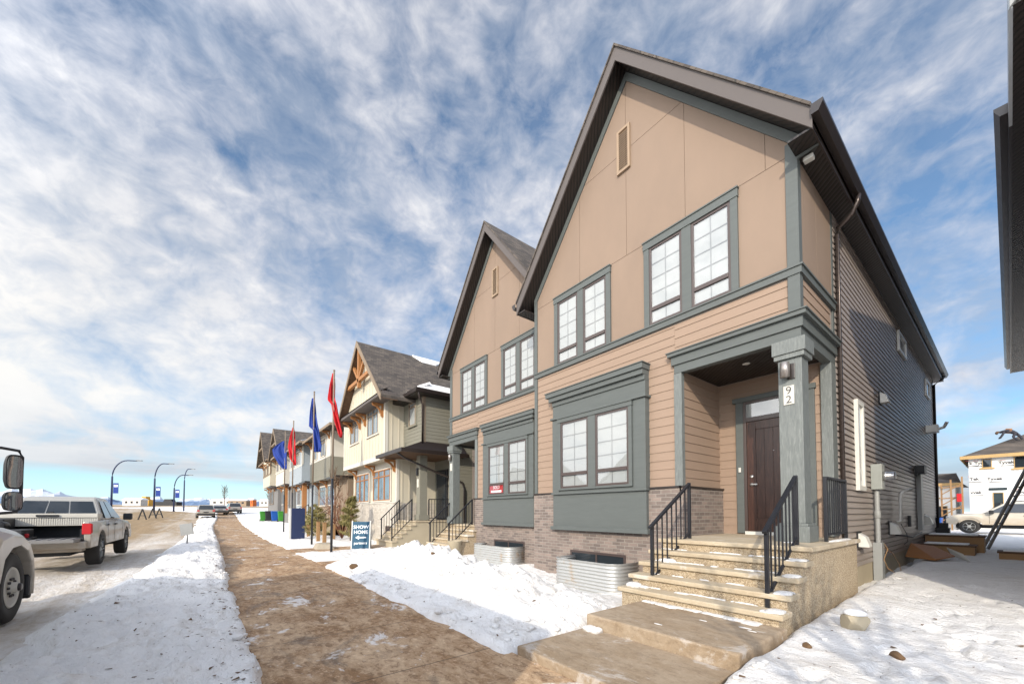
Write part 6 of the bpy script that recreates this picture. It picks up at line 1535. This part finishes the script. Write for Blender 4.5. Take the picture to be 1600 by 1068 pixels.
# drifted snow lying on the treads
def tread_snow():
    m = MB(); rnd = random.Random(3)
    def patch(x0, x1, y0, y1, z, h=.018):
        n = 14; c = ((x0+x1)/2, (y0+y1)/2); rx, ry = (x1-x0)/2, (y1-y0)/2; r = lambda k, s: [(c[0]+rx*s*math.copysign(abs(math.cos(a))**.6, math.cos(a))*rnd.uniform(.85, 1.05), c[1]+ry*s*math.copysign(abs(math.sin(a))**.6, math.sin(a))*rnd.uniform(.8, 1.05), z+k) for a in [i/n*6.283 for i in range(n)]]
        m.loft([r(0, 1), r(h*.7, .9), r(h, .55)], smooth=True)
    for k in range(4):
        zt2 = -.42-.16*(k+1); y0 = 5.70-.26*(k+1)
        patch(-1.665, -1.475, y0+.0, y0+.25, zt2, .02)
        for _ in range(2): a = rnd.uniform(-1.66, -1.52); patch(a-.06, a+.05, y0-.01, y0+.12, zt2, .012)
        x = -3.42
        while x < -1.78:
            w = abs(rnd.gauss(.10, .10))+.03
            if rnd.random() < .75: patch(x, x+w, y0+.245-abs(rnd.gauss(.02, .018)), y0+.275, zt2, .014)
            x += w*.8
    for (a, b, c, d, z, h) in ((-3.3, -3.02, 5.33, 5.48, -.74, .05), (-3.22, -3.1, 5.3, 5.4, -.74, .03), (-3.46, -3.22, 4.72, 4.92, -1.06, .06), (-3.3, -3.12, 4.8, 4.9, -1.06, .03), (-1.62, -1.5, 6.85, 7.9, -.42, .02), (-1.98, -1.8, 6.25, 6.40, -.42, .010)): patch(a, b, c, d, z, h)
    x = -3.1
    while x < -1.75:
        w = min(abs(rnd.gauss(.12, .1))+.03, .2); patch(x, x+w, 4.62-abs(rnd.gauss(.03, .03)), 4.73, -1.195, .016); x += w*.7
    for (x, y, s_) in ((-2.35, 3.82, .035), (-2.12, 4.33, .03), (-1.72, 4.4, .045), (-1.63, 4.33, .03)): patch(x-s_*1.5, x+s_*1.5, y-s_*.5, y+s_*.5, -1.195, .004)
    for (x, w) in ((-3.08, .16), (-2.95, .10)): patch(x, x+w, 3.40, 3.56, -1.35, .05)
    tag(m.build('drifted_snow', 'snow'), kind='stuff')
tread_snow()

# ------------------------------------------------------------------ small things far down the street
m = MB(); b = gz(-18.2, -.55); m.box(-18.22, -18.18, -.57, -.53, b-.2, b+.35); p = m.build('stake_sign', 'mid_grey'); tag(p, 'small grey sign plate on a stake in the boulevard snow', 'sign'); m = MB(); m.bar((-18.3, -.75, b+.52), (-18.1, -.40, b+.58), .03, .40); m.build('plate', 'grey_pvc', p)
for i, (x, y) in enumerate(((-58.5, -5.6), (-62.5, -5.1), (-63.6, -4.6))):
    z = gz(x, y) if y < -14 else float(zt(x)); z = max(z, float(road_z(np.array([x]))[0])); r = thing('trestle', ['black A-shaped trestle by the roadside, nearest of three', 'black A-shaped trestle by the roadside, middle of three', 'black A-shaped trestle by the roadside, farthest of three'][i], 'trestle', (x, y, z), 'A-shaped trestles by the road')
    m = MB(); c = Vector((x, y, z)); m.bar(c-CR*.45, c+Vector((0, 0, 1.15)), .09); m.bar(c+CR*.45, c+Vector((0, 0, 1.15)), .09); m.bar(c-CR*.28+Vector((0, 0, .42)), c+CR*.28+Vector((0, 0, .42)), .08); m.build('legs', 'black_plastic', r)
def rail_fence():
    z = float(zt(-39))+.55; r = thing('rail_fence', 'brown timber rail fence across the street', 'fence', (-39.5, -10, z-.6)); 
    a = Vector((-41.5, -13.5, z)); d = Vector((2.6, 4.3, .1))
    for k in range(4): p = a+d*(k/3); m = MB(); m.bar(p-Vector((0, 0, 1.0)), p+Vector((0, 0, .35)), .14); m.build('post', 'dark_lumber', r)
    for h in (.28, -.05): m = MB(); m.bar(a+Vector((0, 0, h)), a+d+Vector((0, 0, h)), .10); m.build('rail', 'dark_lumber', r)
rail_fence()
def w2(px, w): q = (px-800)/608.8*w; return q*.616-.788*w, .788*q+.616*w
for i, (px, w, L, h, mt, lb) in enumerate(((205, 150, 7, 2.6, 'far_pale', 'pale work trailer far across the field'), (222, 158, 5, 2.9, 'machine_yellow', 'yellow excavator body far across the field'), (370, 190, 9, 3.0, 'far_brown', 'brown site cabin far beyond the parked cars'), (390, 200, 3, 3.6, 'orange_mesh', 'orange shed standing far beyond the parked cars'), (258, 175, 10, 2.0, 'black_plastic', 'dark flatbed parked far across the field'), (345, 210, 12, 3.2, 'far_pale', 'long pale shed on the far field'), (415, 215, 7, 3.4, 'far_pale', 'small pale shed left of the townhouses'))):
    x, y = w2(px, w); z = gz(x, y); r = thing('site_building' if i not in (1, 4) else 'site_vehicle', lb, 'building' if i not in (1, 4) else 'vehicle', (x, y, z)); m = MB()
    a = Vector((x, y, z)); q = lambda u, v, k: a+CR*u+CF*v+Vector((0, 0, k))
    m.loft([[q(-L/2, 0, .3), q(L/2, 0, .3), q(L/2, 3, .3), q(-L/2, 3, .3)], [q(-L/2, 0, h), q(L/2, 0, h), q(L/2, 3, h), q(-L/2, 3, h)]]); m.build('body', mt, r)
    m = MB(); m.loft([[q(-L/2-.3, -.3, h), q(L/2+.3, -.3, h), q(L/2+.3, 3.3, h), q(-L/2-.3, 3.3, h)], [q(-L/2, 1.2, h+.8), q(L/2, 1.2, h+.8), q(L/2, 1.8, h+.8), q(-L/2, 1.8, h+.8)]]) if i not in (1, 4) else m.loft([[q(-L*.1, 0, h), q(L*.3, 0, h), q(L*.3, 2, h), q(-L*.1, 2, h)], [q(-L*.05, 0, h+1.2), q(L*.25, 0, h+1.2), q(L*.25, 2, h+1.2), q(-L*.05, 2, h+1.2)]]); m.build('roof' if i not in (1, 4) else 'cabin', 'clean_snow' if i not in (1, 4) else mt, r)
    m = MB(); 
    for k in range(3): m.loft([[q(-L*.35+k*L*.3, -.02, h*.5), q(-L*.35+k*L*.3+L*.12, -.02, h*.5), q(-L*.35+k*L*.3+L*.12, -.02, h*.8), q(-L*.35+k*L*.3, -.02, h*.8)], [q(-L*.35+k*L*.3, .02, h*.5), q(-L*.35+k*L*.3+L*.12, .02, h*.5), q(-L*.35+k*L*.3+L*.12, .02, h*.8), q(-L*.35+k*L*.3, .02, h*.8)]])
    m.build('openings', 'black_plastic', r)

# ------------------------------------------------------------------ houses across the street, seen only in the window panes
for i, (x0, mt) in enumerate(((-64, 'cream'), (-50, 'taupe'), (-37, 'cream_white'), (-24, 'sage'))):
    y, g = -33, float(zt(x0)); w_ = 9.5; r = thing('opposite_house', ['cream', 'brown', 'white', 'sage green'][i]+' gabled house across the street, reflected in the front windows', 'house', (x0+w_/2, y-4, g))
    m = MB(); m.prism([(x0, g-.3), (x0+w_, g-.3), (x0+w_, g+5.6), (x0+w_/2, g+9.0), (x0, g+5.6)], 'y', y-9, y); m.build('wall', mt, r)
    m = MB()
    for sg in (-1, 1): c = x0+w_/2; e = c+sg*(w_/2+.5); m.prism([(c, g+9.3), (e, g+5.4), (e, g+5.2), (c, g+9.1)], 'y', y-9.4, y+.5)
    m.build('roof', 'clean_snow' if i % 2 else 'shingle', r)
    for a, b, c, d in ((1.2, 2.8, 3.4, 4.8), (6.4, 8.2, 3.4, 4.8), (1.2, 3.6, .9, 2.4), (3.9, 5.3, 5.8, 7.0)):
        m = MB(); m.box(x0+a-.1, x0+b+.1, y, y+.05, g+c-.1, g+d+.1); w = m.build('window', 'white_vinyl', r); m = MB(); m.box(x0+a, x0+b, y+.05, y+.06, g+c, g+d); m.build('pane', 'dark_glass', w)
    m = MB(); m.box(x0+6.2, x0+7.3, y, y+.06, g+.5, g+2.6); m.build('front_door', 'dark_lumber', r)
